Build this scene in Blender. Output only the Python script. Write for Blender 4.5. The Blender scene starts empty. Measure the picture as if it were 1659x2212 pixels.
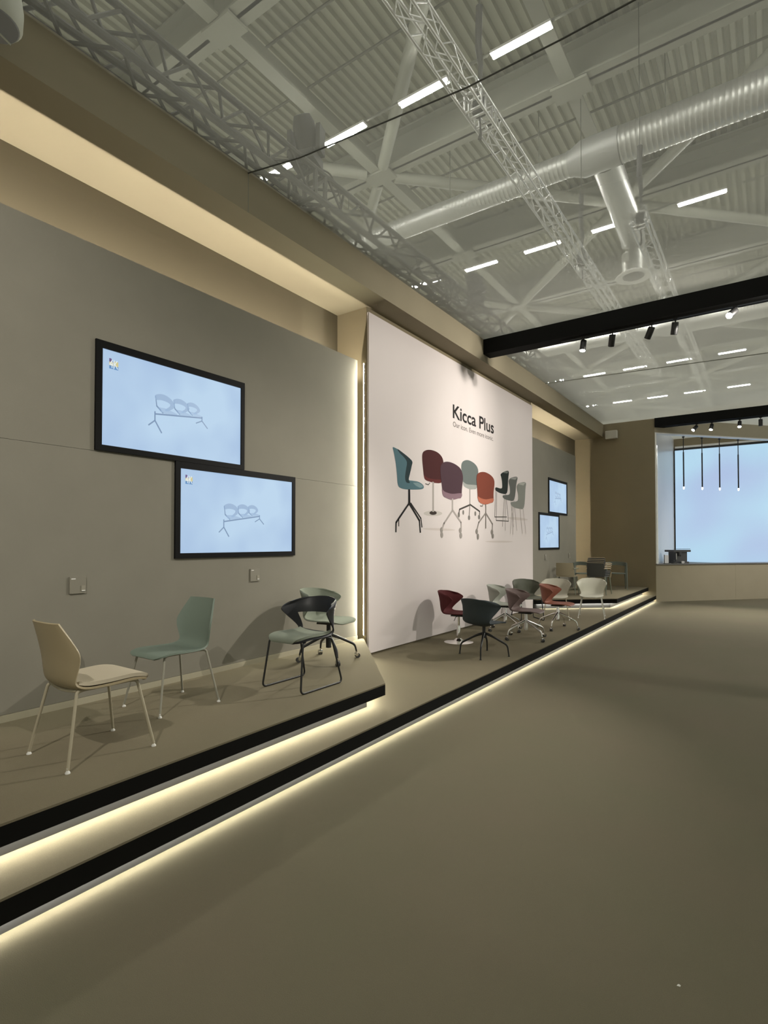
import bpy, math, random
from mathutils import Vector, Matrix
random.seed(7)
SC = bpy.context.scene
COL = SC.collection

# ---------------------------------------------------------------- camera
cam_d = bpy.data.cameras.new('camera')
cam = bpy.data.objects.new('camera', cam_d)
COL.objects.link(cam)
cam.location = (0, 0, 1.73)
cam.rotation_euler = (math.radians(90 + 1.138), 0, math.radians(34.784))
cam_d.sensor_fit = 'HORIZONTAL'
cam_d.sensor_width = 36.0
cam_d.lens = 1199.2 / 1659 * 36
cam_d.shift_y = 42.4 / 1659
cam_d.clip_end = 300
cam_d.clip_start = 0.02
SC.camera = cam

# ---------------------------------------------------------------- world and exposure
w = bpy.data.worlds.new('hall_air')
SC.world = w
w.use_nodes = True
bg = w.node_tree.nodes['Background']
bg.inputs['Color'].default_value = (0.94, 0.94, 0.77, 1)
bg.inputs['Strength'].default_value = 0.27
SC.view_settings.view_transform = 'Standard'
SC.view_settings.look = 'None'
SC.view_settings.exposure = 1.0
SC.view_settings.gamma = 1.0
SC.view_settings.use_curve_mapping = False
SC.cycles.use_denoising = True
SC.cycles.max_bounces = 8
SC.cycles.diffuse_bounces = 5
SC.cycles.transparent_max_bounces = 12
SC.cycles.sample_clamp_indirect = 4.0

# tuning numbers of the light fittings
LAMP_GLOW = 75.0      # fluorescent tubes in the hall roof
LED_GLOW = 36.0       # strips under the platforms
COVE_GLOW = 240.0      # strips behind the grey wall panels
SCREEN_GLOW = 0.5
SPOT_W = 220.0

# ---------------------------------------------------------------- measures (metres; X to the right of the stand wall, Y along it)
XW = -4.60    # grey panels
XB = -5.05    # wall behind them
XP = -4.50    # printed wall
XH = -4.18    # beam over the wall
Z1, Z2 = 0.19, 0.42
ZC, ZS = 4.98, 5.38
YE = 17.9
YA, YB = 6.10, 12.52   # printed wall from .. to

def lin(c):
    return tuple(((x/255)/12.92 if x/255 <= 0.04045 else (((x/255)+0.055)/1.055)**2.4) for x in c)

# ---------------------------------------------------------------- materials
MATS = {}
def mat(name, color, rough=0.6, metal=0.0, emit=None, strength=0.0, noise=0.0, nscale=60.0, bump=0.0, bscale=400.0, spec=0.5, trans=0.0):
    if name in MATS: return MATS[name]
    m = bpy.data.materials.new(name); m.use_nodes = True
    nt = m.node_tree; b = nt.nodes['Principled BSDF']
    b.inputs['Base Color'].default_value = (*color, 1)
    b.inputs['Roughness'].default_value = rough
    b.inputs['Metallic'].default_value = metal
    b.inputs['Specular IOR Level'].default_value = spec
    if trans: b.inputs['Transmission Weight'].default_value = trans
    if emit is not None:
        b.inputs['Emission Color'].default_value = (*emit, 1)
        b.inputs['Emission Strength'].default_value = strength
    if noise > 0 or bump > 0:
        tc = nt.nodes.new('ShaderNodeTexCoord')
        if noise > 0:
            n = nt.nodes.new('ShaderNodeTexNoise'); n.inputs['Scale'].default_value = nscale; n.inputs['Detail'].default_value = 4
            nt.links.new(tc.outputs['Object'], n.inputs['Vector'])
            mx = nt.nodes.new('ShaderNodeMix'); mx.data_type = 'RGBA'
            mx.inputs['A'].default_value = (*[max(0, c*(1-noise)) for c in color], 1)
            mx.inputs['B'].default_value = (*[min(1, c*(1+noise)) for c in color], 1)
            nt.links.new(n.outputs['Fac'], mx.inputs['Factor'])
            nt.links.new(mx.outputs['Result'], b.inputs['Base Color'])
        if bump > 0:
            n2 = nt.nodes.new('ShaderNodeTexNoise'); n2.inputs['Scale'].default_value = bscale; n2.inputs['Detail'].default_value = 2
            nt.links.new(tc.outputs['Object'], n2.inputs['Vector'])
            bp = nt.nodes.new('ShaderNodeBump'); bp.inputs['Strength'].default_value = bump; bp.inputs['Distance'].default_value = 0.002
            nt.links.new(n2.outputs['Fac'], bp.inputs['Height'])
            nt.links.new(bp.outputs['Normal'], b.inputs['Normal'])
    MATS[name] = m
    return m

def carpet(name, c, big=0.08):
    m = mat(name, c, rough=0.95, spec=0.1)
    nt = m.node_tree; b = nt.nodes['Principled BSDF']
    tc = nt.nodes.new('ShaderNodeTexCoord')
    n = nt.nodes.new('ShaderNodeTexNoise'); n.inputs['Scale'].default_value = 260; n.inputs['Detail'].default_value = 3
    g = nt.nodes.new('ShaderNodeTexNoise'); g.inputs['Scale'].default_value = 1.1; g.inputs['Detail'].default_value = 2
    nt.links.new(tc.outputs['Object'], n.inputs['Vector']); nt.links.new(tc.outputs['Object'], g.inputs['Vector'])
    a = nt.nodes.new('ShaderNodeMix'); a.data_type = 'RGBA'
    a.inputs['A'].default_value = (*[x*0.86 for x in c], 1); a.inputs['B'].default_value = (*[x*1.14 for x in c], 1)
    nt.links.new(n.outputs['Fac'], a.inputs['Factor'])
    h = nt.nodes.new('ShaderNodeMix'); h.data_type = 'RGBA'; h.blend_type = 'MULTIPLY'; h.inputs['Factor'].default_value = 1.0
    r = nt.nodes.new('ShaderNodeMix'); r.data_type = 'RGBA'
    r.inputs['A'].default_value = (1-big, 1-big*0.3, 1-big, 1); r.inputs['B'].default_value = (1+big, 1, 1+big*0.4, 1)
    nt.links.new(g.outputs['Fac'], r.inputs['Factor'])
    nt.links.new(a.outputs['Result'], h.inputs['A']); nt.links.new(r.outputs['Result'], h.inputs['B'])
    nt.links.new(h.outputs['Result'], b.inputs['Base Color'])
    bp = nt.nodes.new('ShaderNodeBump'); bp.inputs['Strength'].default_value = 0.5; bp.inputs['Distance'].default_value = 0.003
    nt.links.new(n.outputs['Fac'], bp.inputs['Height']); nt.links.new(bp.outputs['Normal'], b.inputs['Normal'])
    return m

M_floor = carpet('floor_carpet', (0.134, 0.121, 0.083))
M_deck = carpet('platform_carpet', (0.165, 0.145, 0.098), 0.04)
M_grey = mat('grey_wall_fabric', (0.215, 0.202, 0.165), 0.9, noise=0.07, nscale=3.0, bump=0.3, spec=0.2)
M_brown = mat('brown_wall_fabric', (0.215, 0.180, 0.115), 0.9, noise=0.06, nscale=2.0, bump=0.3, spec=0.2)
M_beam = mat('beam_fabric', (0.255, 0.222, 0.155), 0.9, noise=0.06, nscale=2.0, bump=0.3, spec=0.2)
M_cove = mat('cove_fabric', (0.112, 0.096, 0.064), 0.9, noise=0.05, nscale=2.0, spec=0.2)
M_tan = mat('tan_wall_fabric', (0.340, 0.300, 0.220), 0.9, noise=0.06, nscale=2.0, bump=0.3, spec=0.2)
M_base = mat('pale_skirting', (0.36, 0.33, 0.24), 0.7)
M_poster = mat('printed_wall_paper', (0.63, 0.575, 0.565), 0.75, noise=0.02, nscale=1.5, spec=0.2)
M_black = mat('black_fascia', (0.003, 0.003, 0.0025), 0.7, spec=0.12)
M_blackm = mat('matt_black_metal', (0.012, 0.012, 0.012), 0.5)
M_alu = mat('aluminium_profile', (0.06, 0.06, 0.062), 0.5, 0.3)
M_led = mat('led_strip_light', (1, 1, 1), 0.5, emit=(1.0, 0.97, 0.84), strength=LED_GLOW)
M_cled = mat('cove_led_light', (1, 1, 1), 0.5, emit=(1.0, 0.91, 0.76), strength=COVE_GLOW)
M_vled = mat('edge_led_light', (1, 1, 1), 0.5, emit=(1.0, 0.97, 0.80), strength=330.0)
M_steel = mat('painted_roof_steel', (0.29, 0.29, 0.24), 0.6)
M_roof = mat('painted_roof_sheet', (0.39, 0.39, 0.31), 0.6, noise=0.10, nscale=0.6)
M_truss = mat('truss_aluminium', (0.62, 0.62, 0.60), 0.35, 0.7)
M_trussd = mat('backlit_truss_aluminium', (0.050, 0.050, 0.042), 0.7, 0.0)  # near truss: backlit shade put into a darkened base colour
M_duct = mat('galvanised_duct', (0.46, 0.46, 0.43), 0.42, 0.65, noise=0.12, nscale=3.0)
M_tube = mat('fluorescent_tube_light', (1, 1, 1), 0.5, emit=(1.0, 1.0, 0.93), strength=LAMP_GLOW)
M_white = mat('white_paint', (0.70, 0.69, 0.66), 0.5)
M_whitegl = mat('white_gloss', (0.72, 0.71, 0.72), 0.3)
M_dark = mat('dark_equipment', (0.040, 0.039, 0.034), 0.6)
M_cable = mat('dark_cable', (0.04, 0.04, 0.03), 0.6)
M_conduit = mat('grey_conduit', (0.16, 0.16, 0.13), 0.6)
M_chrome = mat('chrome', (0.80, 0.79, 0.77), 0.12, 1.0)
M_satin = mat('satin_aluminium', (0.68, 0.67, 0.64), 0.32, 0.9)
M_wheel = mat('caster_rubber', (0.05, 0.05, 0.05), 0.5)

def scrim_material():
    # woven mesh: the flatter one looks along it, the more its threads close up
    m = bpy.data.materials.new('woven_mesh_ceiling'); m.use_nodes = True
    nt = m.node_tree; nt.nodes.clear()
    out = nt.nodes.new('ShaderNodeOutputMaterial')
    lw = nt.nodes.new('ShaderNodeLayerWeight'); lw.inputs['Blend'].default_value = 0.5
    sub = nt.nodes.new('ShaderNodeMath'); sub.operation = 'SUBTRACT'; sub.inputs[0].default_value = 1.0
    nt.links.new(lw.outputs['Facing'], sub.inputs[1])
    mx = nt.nodes.new('ShaderNodeMath'); mx.operation = 'MAXIMUM'; mx.inputs[1].default_value = 0.04
    nt.links.new(sub.outputs[0], mx.inputs[0])
    inv = nt.nodes.new('ShaderNodeMath'); inv.operation = 'DIVIDE'; inv.inputs[0].default_value = 1.0
    p15 = nt.nodes.new('ShaderNodeMath'); p15.operation = 'POWER'; p15.inputs[1].default_value = 1.5
    nt.links.new(mx.outputs[0], p15.inputs[0]); nt.links.new(p15.outputs[0], inv.inputs[1])
    pw = nt.nodes.new('ShaderNodeMath'); pw.operation = 'POWER'; pw.inputs[0].default_value = 0.885
    nt.links.new(inv.outputs[0], pw.inputs[1])
    tr = nt.nodes.new('ShaderNodeBsdfTransparent')
    df = nt.nodes.new('ShaderNodeBsdfDiffuse'); df.inputs['Color'].default_value = (0.88, 0.88, 0.82, 1)
    tl = nt.nodes.new('ShaderNodeBsdfTranslucent'); tl.inputs['Color'].default_value = (0.88, 0.88, 0.82, 1)
    a = nt.nodes.new('ShaderNodeMixShader'); a.inputs[0].default_value = 0.5
    nt.links.new(df.outputs[0], a.inputs[1]); nt.links.new(tl.outputs[0], a.inputs[2])
    b = nt.nodes.new('ShaderNodeMixShader')
    nt.links.new(pw.outputs[0], b.inputs[0]); nt.links.new(a.outputs[0], b.inputs[1]); nt.links.new(tr.outputs[0], b.inputs[2])
    nt.links.new(b.outputs[0], out.inputs['Surface'])
    return m
M_scrim = scrim_material()

# ---------------------------------------------------------------- mesh helpers
class MB:
    def __init__(self): self.v = []; self.f = []; self.m = None
    def add(self, vs, fs):
        o = len(self.v); self.v += [tuple(p) for p in vs]; self.f += [tuple(i+o for i in f) for f in fs]; return self
    def box(self, x0, x1, y0, y1, z0, z1):
        return self.add([(x0,y0,z0),(x1,y0,z0),(x1,y1,z0),(x0,y1,z0),(x0,y0,z1),(x1,y0,z1),(x1,y1,z1),(x0,y1,z1)],
                        [(0,3,2,1),(4,5,6,7),(0,1,5,4),(1,2,6,5),(2,3,7,6),(3,0,4,7)])
    def prism(self, pts, z0, z1):       # pts counter-clockwise in x,y
        n = len(pts)
        return self.add([(x,y,z0) for x,y in pts]+[(x,y,z1) for x,y in pts],
                        [tuple(range(n-1,-1,-1)), tuple(range(n,2*n))]+[(i,(i+1)%n,n+(i+1)%n,n+i) for i in range(n)])
    def tube(self, path, r, n=8, caps=True):
        P = [Vector(p) for p in path]; R = r if isinstance(r, (list, tuple)) else [r]*len(P)
        rings = []
        up = None
        for i, p in enumerate(P):
            if i == 0: t = P[1]-P[0]
            elif i == len(P)-1: t = P[-1]-P[-2]
            else: t = (P[i+1]-P[i]).normalized()+(P[i]-P[i-1]).normalized()
            if t.length < 1e-9: t = Vector((0,0,1))
            t.normalize()
            if up is None:
                up = Vector((0,0,1)) if abs(t.z) < 0.9 else Vector((1,0,0))
            a = up - t*up.dot(t)
            if a.length < 1e-6: a = t.orthogonal()
            a.normalize(); b = t.cross(a); up = a
            rings.append([p + (a*math.cos(2*math.pi*k/n)+b*math.sin(2*math.pi*k/n))*R[i] for k in range(n)])
        vs = [q for rg in rings for q in rg]; fs = []
        for i in range(len(P)-1):
            for k in range(n):
                fs.append((i*n+k, i*n+(k+1)%n, (i+1)*n+(k+1)%n, (i+1)*n+k))
        if caps:
            fs.append(tuple(range(n-1,-1,-1))); fs.append(tuple((len(P)-1)*n+k for k in range(n)))
        return self.add(vs, fs)
    def lathe(self, prof, n=20, cx=0, cy=0):   # prof: (r, z) bottom to top
        vs = []; fs = []
        for r, z in prof:
            for k in range(n):
                a = 2*math.pi*k/n; vs.append((cx+r*math.cos(a), cy+r*math.sin(a), z))
        for i in range(len(prof)-1):
            for k in range(n): fs.append((i*n+k, i*n+(k+1)%n, (i+1)*n+(k+1)%n, (i+1)*n+k))
        fs.append(tuple(range(n-1,-1,-1))); fs.append(tuple((len(prof)-1)*n+k for k in range(n)))
        return self.add(vs, fs)
    def mesh(self, name, material, smooth=False):
        me = bpy.data.meshes.new(name); me.from_pydata(self.v, [], self.f); me.update()
        if material: me.materials.append(material)
        if smooth:
            for p in me.polygons: p.use_smooth = True
            try: me.set_sharp_from_angle(angle=math.radians(42))
            except Exception: pass
        return me

def rnd(path, r, n=5):
    """round the corners of a path"""
    P = [Vector(p) for p in path]; out = [P[0]]
    for i in range(1, len(P)-1):
        a, b, c = P[i-1], P[i], P[i+1]
        d1 = (a-b); d2 = (c-b); k = min(r, d1.length*0.45, d2.length*0.45)
        s = b+d1.normalized()*k; e = b+d2.normalized()*k
        for j in range(n+1):
            t = j/n; out.append(s*(1-t)**2 + b*2*t*(1-t) + e*t*t)
    out.append(P[-1]); return out

def obj(name, mb, material=None, parent=None, smooth=False, loc=(0,0,0), rot=(0,0,0)):
    me = mb if isinstance(mb, bpy.types.Mesh) else mb.mesh(name, material, smooth)
    o = bpy.data.objects.new(name, me); COL.objects.link(o)
    o.location = loc; o.rotation_euler = rot
    if parent is not None: o.parent = parent
    return o
def thing(name, label, cat, loc=(0,0,0), rz=0.0, group=None):
    o = bpy.data.objects.new(name, None); COL.objects.link(o)
    o.empty_display_size = 0.1
    o.location = loc; o.rotation_euler = (0,0,rz); tag(o, label, cat, group); return o
def tag(o, label, cat, group=None):
    o['label'] = label; o['category'] = cat
    if group: o['group'] = group
    return o
def struct(o, label=None):
    o['kind'] = 'structure'
    if label: o['label'] = label
    return o
def sempty(name, loc=(0,0,0)):
    o = bpy.data.objects.new(name, None); COL.objects.link(o); o.location = loc; o['kind'] = 'structure'; return o
PRINT_SHAPES=[
(0,(86,118,128),[(6.7,3.12),(6.779,3.119),(6.887,3.097),(7.04,3.057),(7.167,3.005),(7.22,2.992),(7.219,2.903),(7.167,2.774),(7.138,2.687),(7.254,2.682),(7.418,2.681),(7.555,2.646),(7.58,2.6),(7.493,2.569),(7.254,2.546),(7.053,2.534),(6.9,2.545),(6.833,2.591),(6.811,2.723),(6.779,2.897),(6.726,3.053)]),
(0,(40,58,62),[(6.82,3.11),(6.915,3.093),(7.22,2.992),(7.219,2.903),(7.167,2.774),(7.133,2.686),(7.167,2.643),(7.067,2.642),(7.031,2.715),(7.059,2.839),(7.082,2.948),(6.997,3.014),(6.887,3.06)]),
(0,(130,155,160),[(7.254,2.651),(7.402,2.669),(7.54,2.64),(7.555,2.609),(7.463,2.591),(7.342,2.612)]),
(0,(30,28,28),[(7.118,2.54),(7.175,2.544),(7.181,2.345),(7.21,2.3),(7.095,2.294),(7.118,2.341)]),
(1,(72,32,32),[(7.541,3.13),(7.588,3.181),(7.714,3.223),(7.876,3.237),(8.043,3.222),(8.163,3.178),(8.222,3.118),(8.236,3.035),(8.197,2.878),(8.151,2.739),(7.974,2.71),(7.777,2.714),(7.633,2.733),(7.587,2.784),(7.556,2.925),(7.535,3.05)]),
(1,(98,42,40),[(7.587,2.8),(7.713,2.773),(7.908,2.767),(8.151,2.781),(8.144,2.73),(7.974,2.71),(7.777,2.714),(7.633,2.733)]),
(1,(205,198,192),[(8.184,2.219),(8.141,2.195),(8.026,2.174),(7.873,2.162),(7.724,2.162),(7.617,2.173),(7.579,2.193),(7.617,2.216),(7.724,2.237),(7.873,2.25),(8.026,2.251),(8.141,2.24)]),
(1,(60,50,45),[(7.999,2.22),(7.983,2.202),(7.939,2.189),(7.879,2.182),(7.82,2.184),(7.778,2.194),(7.762,2.209),(7.778,2.226),(7.821,2.24),(7.88,2.247),(7.939,2.246),(7.983,2.236)]),
(3,(108,116,114),[(8.889,3.056),(8.921,3.159),(9.041,3.215),(9.204,3.235),(9.414,3.208),(9.552,3.148),(9.595,3.058),(9.541,2.92),(9.523,2.758),(9.368,2.717),(9.201,2.708),(8.998,2.742),(8.958,2.811),(8.951,2.901)]),
(3,(165,168,164),[(8.959,2.82),(9.119,2.789),(9.532,2.806),(9.523,2.758),(9.368,2.717),(9.201,2.708),(8.998,2.742)]),
(3,(125,120,115),[(8.833,2.221),(8.827,2.197),(8.812,2.18),(8.79,2.173),(8.769,2.178),(8.754,2.195),(8.748,2.217),(8.754,2.241),(8.77,2.258),(8.791,2.265),(8.812,2.26),(8.828,2.244)]),
(3,(125,120,115),[(8.999,2.273),(8.994,2.251),(8.981,2.234),(8.963,2.228),(8.945,2.233),(8.932,2.248),(8.927,2.27),(8.932,2.291),(8.945,2.308),(8.963,2.314),(8.981,2.309),(8.994,2.294)]),
(3,(125,120,115),[(9.242,2.186),(9.236,2.164),(9.219,2.147),(9.197,2.14),(9.174,2.145),(9.158,2.161),(9.152,2.183),(9.158,2.205),(9.175,2.222),(9.197,2.228),(9.22,2.223),(9.236,2.208)]),
(3,(125,120,115),[(9.497,2.272),(9.492,2.25),(9.478,2.233),(9.458,2.226),(9.439,2.231),(9.425,2.247),(9.42,2.269),(9.425,2.292),(9.439,2.309),(9.459,2.316),(9.478,2.311),(9.492,2.295)]),
(3,(125,120,115),[(9.672,2.213),(9.665,2.19),(9.647,2.173),(9.623,2.166),(9.599,2.171),(9.581,2.187),(9.575,2.21),(9.582,2.233),(9.6,2.25),(9.624,2.257),(9.648,2.252),(9.666,2.236)]),
(2,(76,54,62),[(8.121,2.955),(8.145,3.025),(8.25,3.088),(8.429,3.114),(8.651,3.1),(8.842,3.051),(8.928,2.97),(8.951,2.865),(8.91,2.681),(8.886,2.536),(8.762,2.506),(8.536,2.469),(8.318,2.489),(8.213,2.525),(8.178,2.657),(8.138,2.822)]),
(2,(140,114,124),[(8.178,2.623),(8.283,2.589),(8.536,2.573),(8.886,2.608),(8.886,2.536),(8.762,2.506),(8.536,2.469),(8.318,2.489),(8.213,2.525)]),
(2,(158,152,146),[(8.203,1.942),(8.197,1.918),(8.18,1.901),(8.158,1.894),(8.135,1.9),(8.119,1.917),(8.113,1.94),(8.119,1.964),(8.136,1.981),(8.158,1.988),(8.181,1.982),(8.197,1.966)]),
(2,(158,152,146),[(8.213,1.858),(8.207,1.833),(8.19,1.814),(8.168,1.807),(8.145,1.814),(8.129,1.832),(8.123,1.857),(8.129,1.882),(8.146,1.901),(8.168,1.908),(8.191,1.901),(8.207,1.883)]),
(2,(158,152,146),[(8.894,1.946),(8.887,1.921),(8.868,1.902),(8.843,1.895),(8.818,1.902),(8.8,1.92),(8.793,1.944),(8.8,1.969),(8.818,1.988),(8.844,1.995),(8.869,1.989),(8.887,1.971)]),
(2,(158,152,146),[(8.913,1.857),(8.906,1.83),(8.887,1.81),(8.862,1.803),(8.837,1.81),(8.818,1.829),(8.812,1.856),(8.819,1.883),(8.837,1.902),(8.862,1.91),(8.888,1.903),(8.906,1.884)]),
(4,(126,64,48),[(9.511,2.936),(9.564,3.026),(9.719,3.075),(9.924,3.089),(10.159,3.057),(10.304,2.992),(10.333,2.894),(10.287,2.71),(10.276,2.549),(10.131,2.505),(9.896,2.464),(9.67,2.484),(9.573,2.544),(9.54,2.731)]),
(4,(190,112,88),[(9.561,2.6),(9.715,2.573),(9.943,2.568),(10.266,2.609),(10.276,2.549),(10.131,2.505),(9.896,2.464),(9.67,2.484),(9.573,2.544)]),
(4,(140,134,128),[(9.56,1.939),(9.553,1.915),(9.536,1.896),(9.512,1.89),(9.488,1.896),(9.471,1.913),(9.465,1.938),(9.471,1.962),(9.489,1.98),(9.512,1.987),(9.536,1.981),(9.554,1.964)]),
(4,(140,134,128),[(9.607,1.845),(9.601,1.817),(9.585,1.796),(9.563,1.788),(9.541,1.796),(9.526,1.816),(9.52,1.845),(9.526,1.873),(9.542,1.894),(9.564,1.902),(9.586,1.894),(9.602,1.874)]),
(4,(140,134,128),[(10.26,1.941),(10.253,1.915),(10.233,1.896),(10.206,1.888),(10.18,1.895),(10.161,1.914),(10.154,1.939),(10.161,1.965),(10.181,1.984),(10.207,1.992),(10.234,1.985),(10.253,1.967)]),
(4,(140,134,128),[(10.293,1.862),(10.287,1.836),(10.269,1.817),(10.244,1.809),(10.22,1.816),(10.203,1.835),(10.196,1.861),(10.203,1.886),(10.221,1.906),(10.245,1.913),(10.269,1.906),(10.287,1.887)]),
(5,(38,44,40),[(10.657,3.128),(10.841,3.199),(11.084,3.235),(11.055,3.062),(10.986,2.772),(10.705,2.736),(10.451,2.762),(10.376,2.797),(10.426,2.841),(10.706,2.844),(10.723,2.969),(10.683,3.069)]),
(5,(120,124,118),[(10.762,3.17),(10.868,3.203),(11.084,3.235),(11.002,3.18)]),
(6,(104,106,102),[(11.082,3.044),(11.221,3.11),(11.565,3.158),(11.505,2.995),(11.385,2.661),(11.104,2.617),(10.809,2.644),(10.773,2.704),(11.106,2.749),(11.135,2.878),(11.081,2.98)]),
(6,(160,160,155),[(11.165,3.083),(11.306,3.12),(11.565,3.158),(11.448,3.088)]),
(7,(140,142,135),[(11.533,2.965),(11.682,3.037),(12.061,3.084),(12.046,2.929),(11.947,2.517),(11.615,2.473),(11.27,2.503),(11.187,2.584),(11.558,2.639),(11.607,2.763),(11.532,2.888)]),
(7,(180,180,173),[(11.622,3.006),(11.741,3.047),(12.061,3.084),(11.923,3.005)]),
]
PRINT_LINES=[
(0,(30,28,28),0.0351,[(7.123,2.311),(6.859,2.088),(6.787,2.026),(6.781,1.893)]),
(0,(30,28,28),0.039,[(7.166,2.313),(7.446,2.077),(7.473,1.897)]),
(0,(30,28,28),0.0273,[(7.195,2.33),(7.492,2.11),(7.523,1.977)]),
(0,(30,28,28),0.0195,[(6.859,2.088),(6.859,1.976)]),
(1,(175,168,162),0.0546,[(7.881,2.707),(7.88,2.247)]),
(1,(90,85,80),0.0156,[(7.633,2.669),(7.728,2.661),(7.777,2.697)]),
(3,(160,155,150),0.039,[(9.234,2.701),(9.232,2.412)]),
(3,(70,66,62),0.0312,[(9.232,2.421),(8.818,2.318),(8.799,2.255)]),
(3,(70,66,62),0.0312,[(9.232,2.43),(9.646,2.321),(9.646,2.264)]),
(3,(110,105,100),0.0273,[(9.232,2.43),(9.197,2.208)]),
(2,(190,183,178),0.0468,[(8.554,2.479),(8.553,2.279)]),
(2,(178,170,165),0.0351,[(8.553,2.288),(8.246,2.053),(8.182,1.959)]),
(2,(178,170,165),0.0351,[(8.553,2.296),(8.875,2.089),(8.882,1.964)]),
(4,(130,122,116),0.0351,[(9.919,2.469),(9.915,2.013)]),
(4,(145,138,132),0.0312,[(9.904,2.294),(9.601,2.11),(9.525,1.976)]),
(4,(145,138,132),0.0312,[(9.931,2.295),(10.232,2.099),(10.222,1.99)]),
(4,(110,105,100),0.0156,[(9.669,2.427),(9.759,2.426),(9.805,2.472)]),
(5,(90,86,82),0.0195,[(10.401,2.769),(10.346,2.243),(10.964,2.266)]),
(5,(90,86,82),0.0195,[(10.45,2.742),(10.42,2.175),(11.061,2.179),(10.916,2.756)]),
(6,(135,128,122),0.0156,[(10.835,2.636),(10.734,2.062)]),
(6,(135,128,122),0.0156,[(10.888,2.629),(10.881,1.982)]),
(6,(135,128,122),0.0156,[(11.188,2.631),(11.332,2.065)]),
(6,(135,128,122),0.0156,[(11.357,2.659),(11.521,1.993)]),
(7,(180,172,165),0.0156,[(11.27,2.503),(11.151,1.923)]),
(7,(180,172,165),0.0156,[(11.326,2.495),(11.291,1.904)]),
(7,(180,172,165),0.0156,[(11.704,2.482),(11.847,1.932)]),
(7,(180,172,165),0.0156,[(11.886,2.514),(12.063,1.935)]),
]

# ================================================================ STRUCTURE
fl = struct(obj('floor', MB().box(-5.3, 12, -6, 30, -0.05, 0), M_floor), 'olive grey carpeted aisle floor')

# wall behind the niches, with the grey panels standing in front of it as its parts
wl = struct(obj('wall_left', MB().box(XB-0.15, XB, -3.5, YE+0.3, 0, ZC), M_cove), 'taupe wall behind the grey panels')
def panels(y0, y1, zs, yseams):
    ys = [y0]+yseams+[y1]
    for i in range(len(ys)-1):
        for k in range(len(zs)-1):
            g = 0.0012
            obj('wall_panel', MB().box(XW-0.035, XW, ys[i]+(g if i else 0), ys[i+1]-(g if i < len(ys)-2 else 0), zs[k]+(g if k else 0), zs[k+1]-(g if k < len(zs)-2 else 0)), M_grey, wl)
panels(-3.5, 5.985, [Z2+0.055, 2.495, 4.22], [1.0])
panels(YB+0.15, 16.36, [Z2+0.055, 2.49, 4.24], [14.0])
struct(obj('baseboard_left', MB().box(XW-0.03, XW+0.008, -3.5, 5.985, Z2, Z2+0.052), M_base), 'pale skirting under the near grey wall')
struct(obj('baseboard_far', MB().box(XW-0.03, XW+0.008, YB+0.15, 16.36, Z2, Z2+0.052), M_base), 'pale skirting under the far grey wall')
# light strips hidden behind the panels
for y0, y1 in ((-3.5, 5.93), (YB+0.2, 16.1)):
    o = struct(obj('trim_1', MB().box(XW-0.10, XW-0.07, y0, y1, 3.91, 3.94), M_alu), 'warm light strip behind the top edge of the grey wall')
    obj('led_strip', MB().add([(XW-0.090, y0, 3.941), (XW-0.080, y0, 3.941), (XW-0.080, y1, 3.941), (XW-0.090, y1, 3.941)], [(0,1,2,3)]), M_cled, o)
o = struct(obj('trim_2', MB().box(XW-0.056, XW-0.048, 15.80, 15.82, Z2+0.1, 4.1), M_cled), 'warm light strip behind the far end of the grey wall')
# bright strip along the side of the printed wall
o = struct(obj('trim_3', MB().box(XW+0.026, XW+0.040, YA-0.014, YA-0.002, Z2+0.05, 4.20), M_alu), 'bright upright light strip beside the printed wall')
obj('led_strip', MB().add([(XW+0.028, YA-0.0145, Z2+0.05), (XW+0.038, YA-0.0145, Z2+0.05), (XW+0.038, YA-0.0145, 4.20), (XW+0.028, YA-0.0145, 4.20)], [(0,1,2,3)]), M_vled, o)

# the printed wall: a box standing out from the back wall, with the print as its front board
wp = sempty('wall_middle', (XP, YA, Z1))
wp['label'] = 'thick brown wall that carries the printed chair picture'
obj('wall_core', MB().box(XB-XP-0.0, -0.03, 0, YB-YA, -Z1+0.0, ZC-Z1), M_brown, wp)
obj('printed_board', MB().box(-0.03, 0, 0.012, YB-YA-0.01, 0.03, ZC-Z1-0.07), M_poster, wp)

# beam over the wall and its underside
bm = struct(obj('trim_4', MB().box(XB-0.15, XH, -3.5, YE, ZC, ZS+0.02), M_beam), 'deep taupe beam running over the whole wall')
obj('joint', MB().box(XH-0.001, XH+0.0015, 3.671, 3.677, ZC, ZS+0.02), M_conduit, bm)

# end wall
we = struct(obj('wall_back', MB().box(XB-0.15, -2.74, YE, YE+0.10, 0, ZS+0.02), M_brown), 'dark taupe end wall behind the far chairs')

# slanting wall with the wide opening
P0 = Vector((-2.74, YE, 0)); DD = Vector((2.60, 2.95, 0)).normalized(); NN = Vector((DD.y, -DD.x, 0))   # NN points to the aisle
def on_wall(t, inward=0.0, z=0.0):
    p = P0 + DD*t - NN*inward; return (p.x, p.y, z)
def wallbox(mb, t0, t1, i0, i1, z0, z1):
    a, b, c, d = on_wall(t0, i0), on_wall(t1, i0), on_wall(t1, i1), on_wall(t0, i1)
    return mb.prism([a[:2], b[:2], c[:2], d[:2]], z0, z1)
wd = sempty('wall_slanting', (0, 0, 0)); wd['label'] = 'slanting taupe wall around the wide bar opening'
obj('wall_panel', wallbox(MB(), 0.0, 2.835, 0, 0.10, 0, 1.075), M_tan, wd)
obj('wall_panel', wallbox(MB(), 2.838, 9.0, 0, 0.10, 0, 1.075), M_tan, wd)
obj('upper_wall', wallbox(MB(), 0.0, 9.0, 0, 0.10, 4.975, ZS+0.0), M_tan, wd)
wi = sempty('window_1', (0, 0, 0)); wi['label'] = 'wide bar opening with white reveals in the slanting wall'
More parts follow.
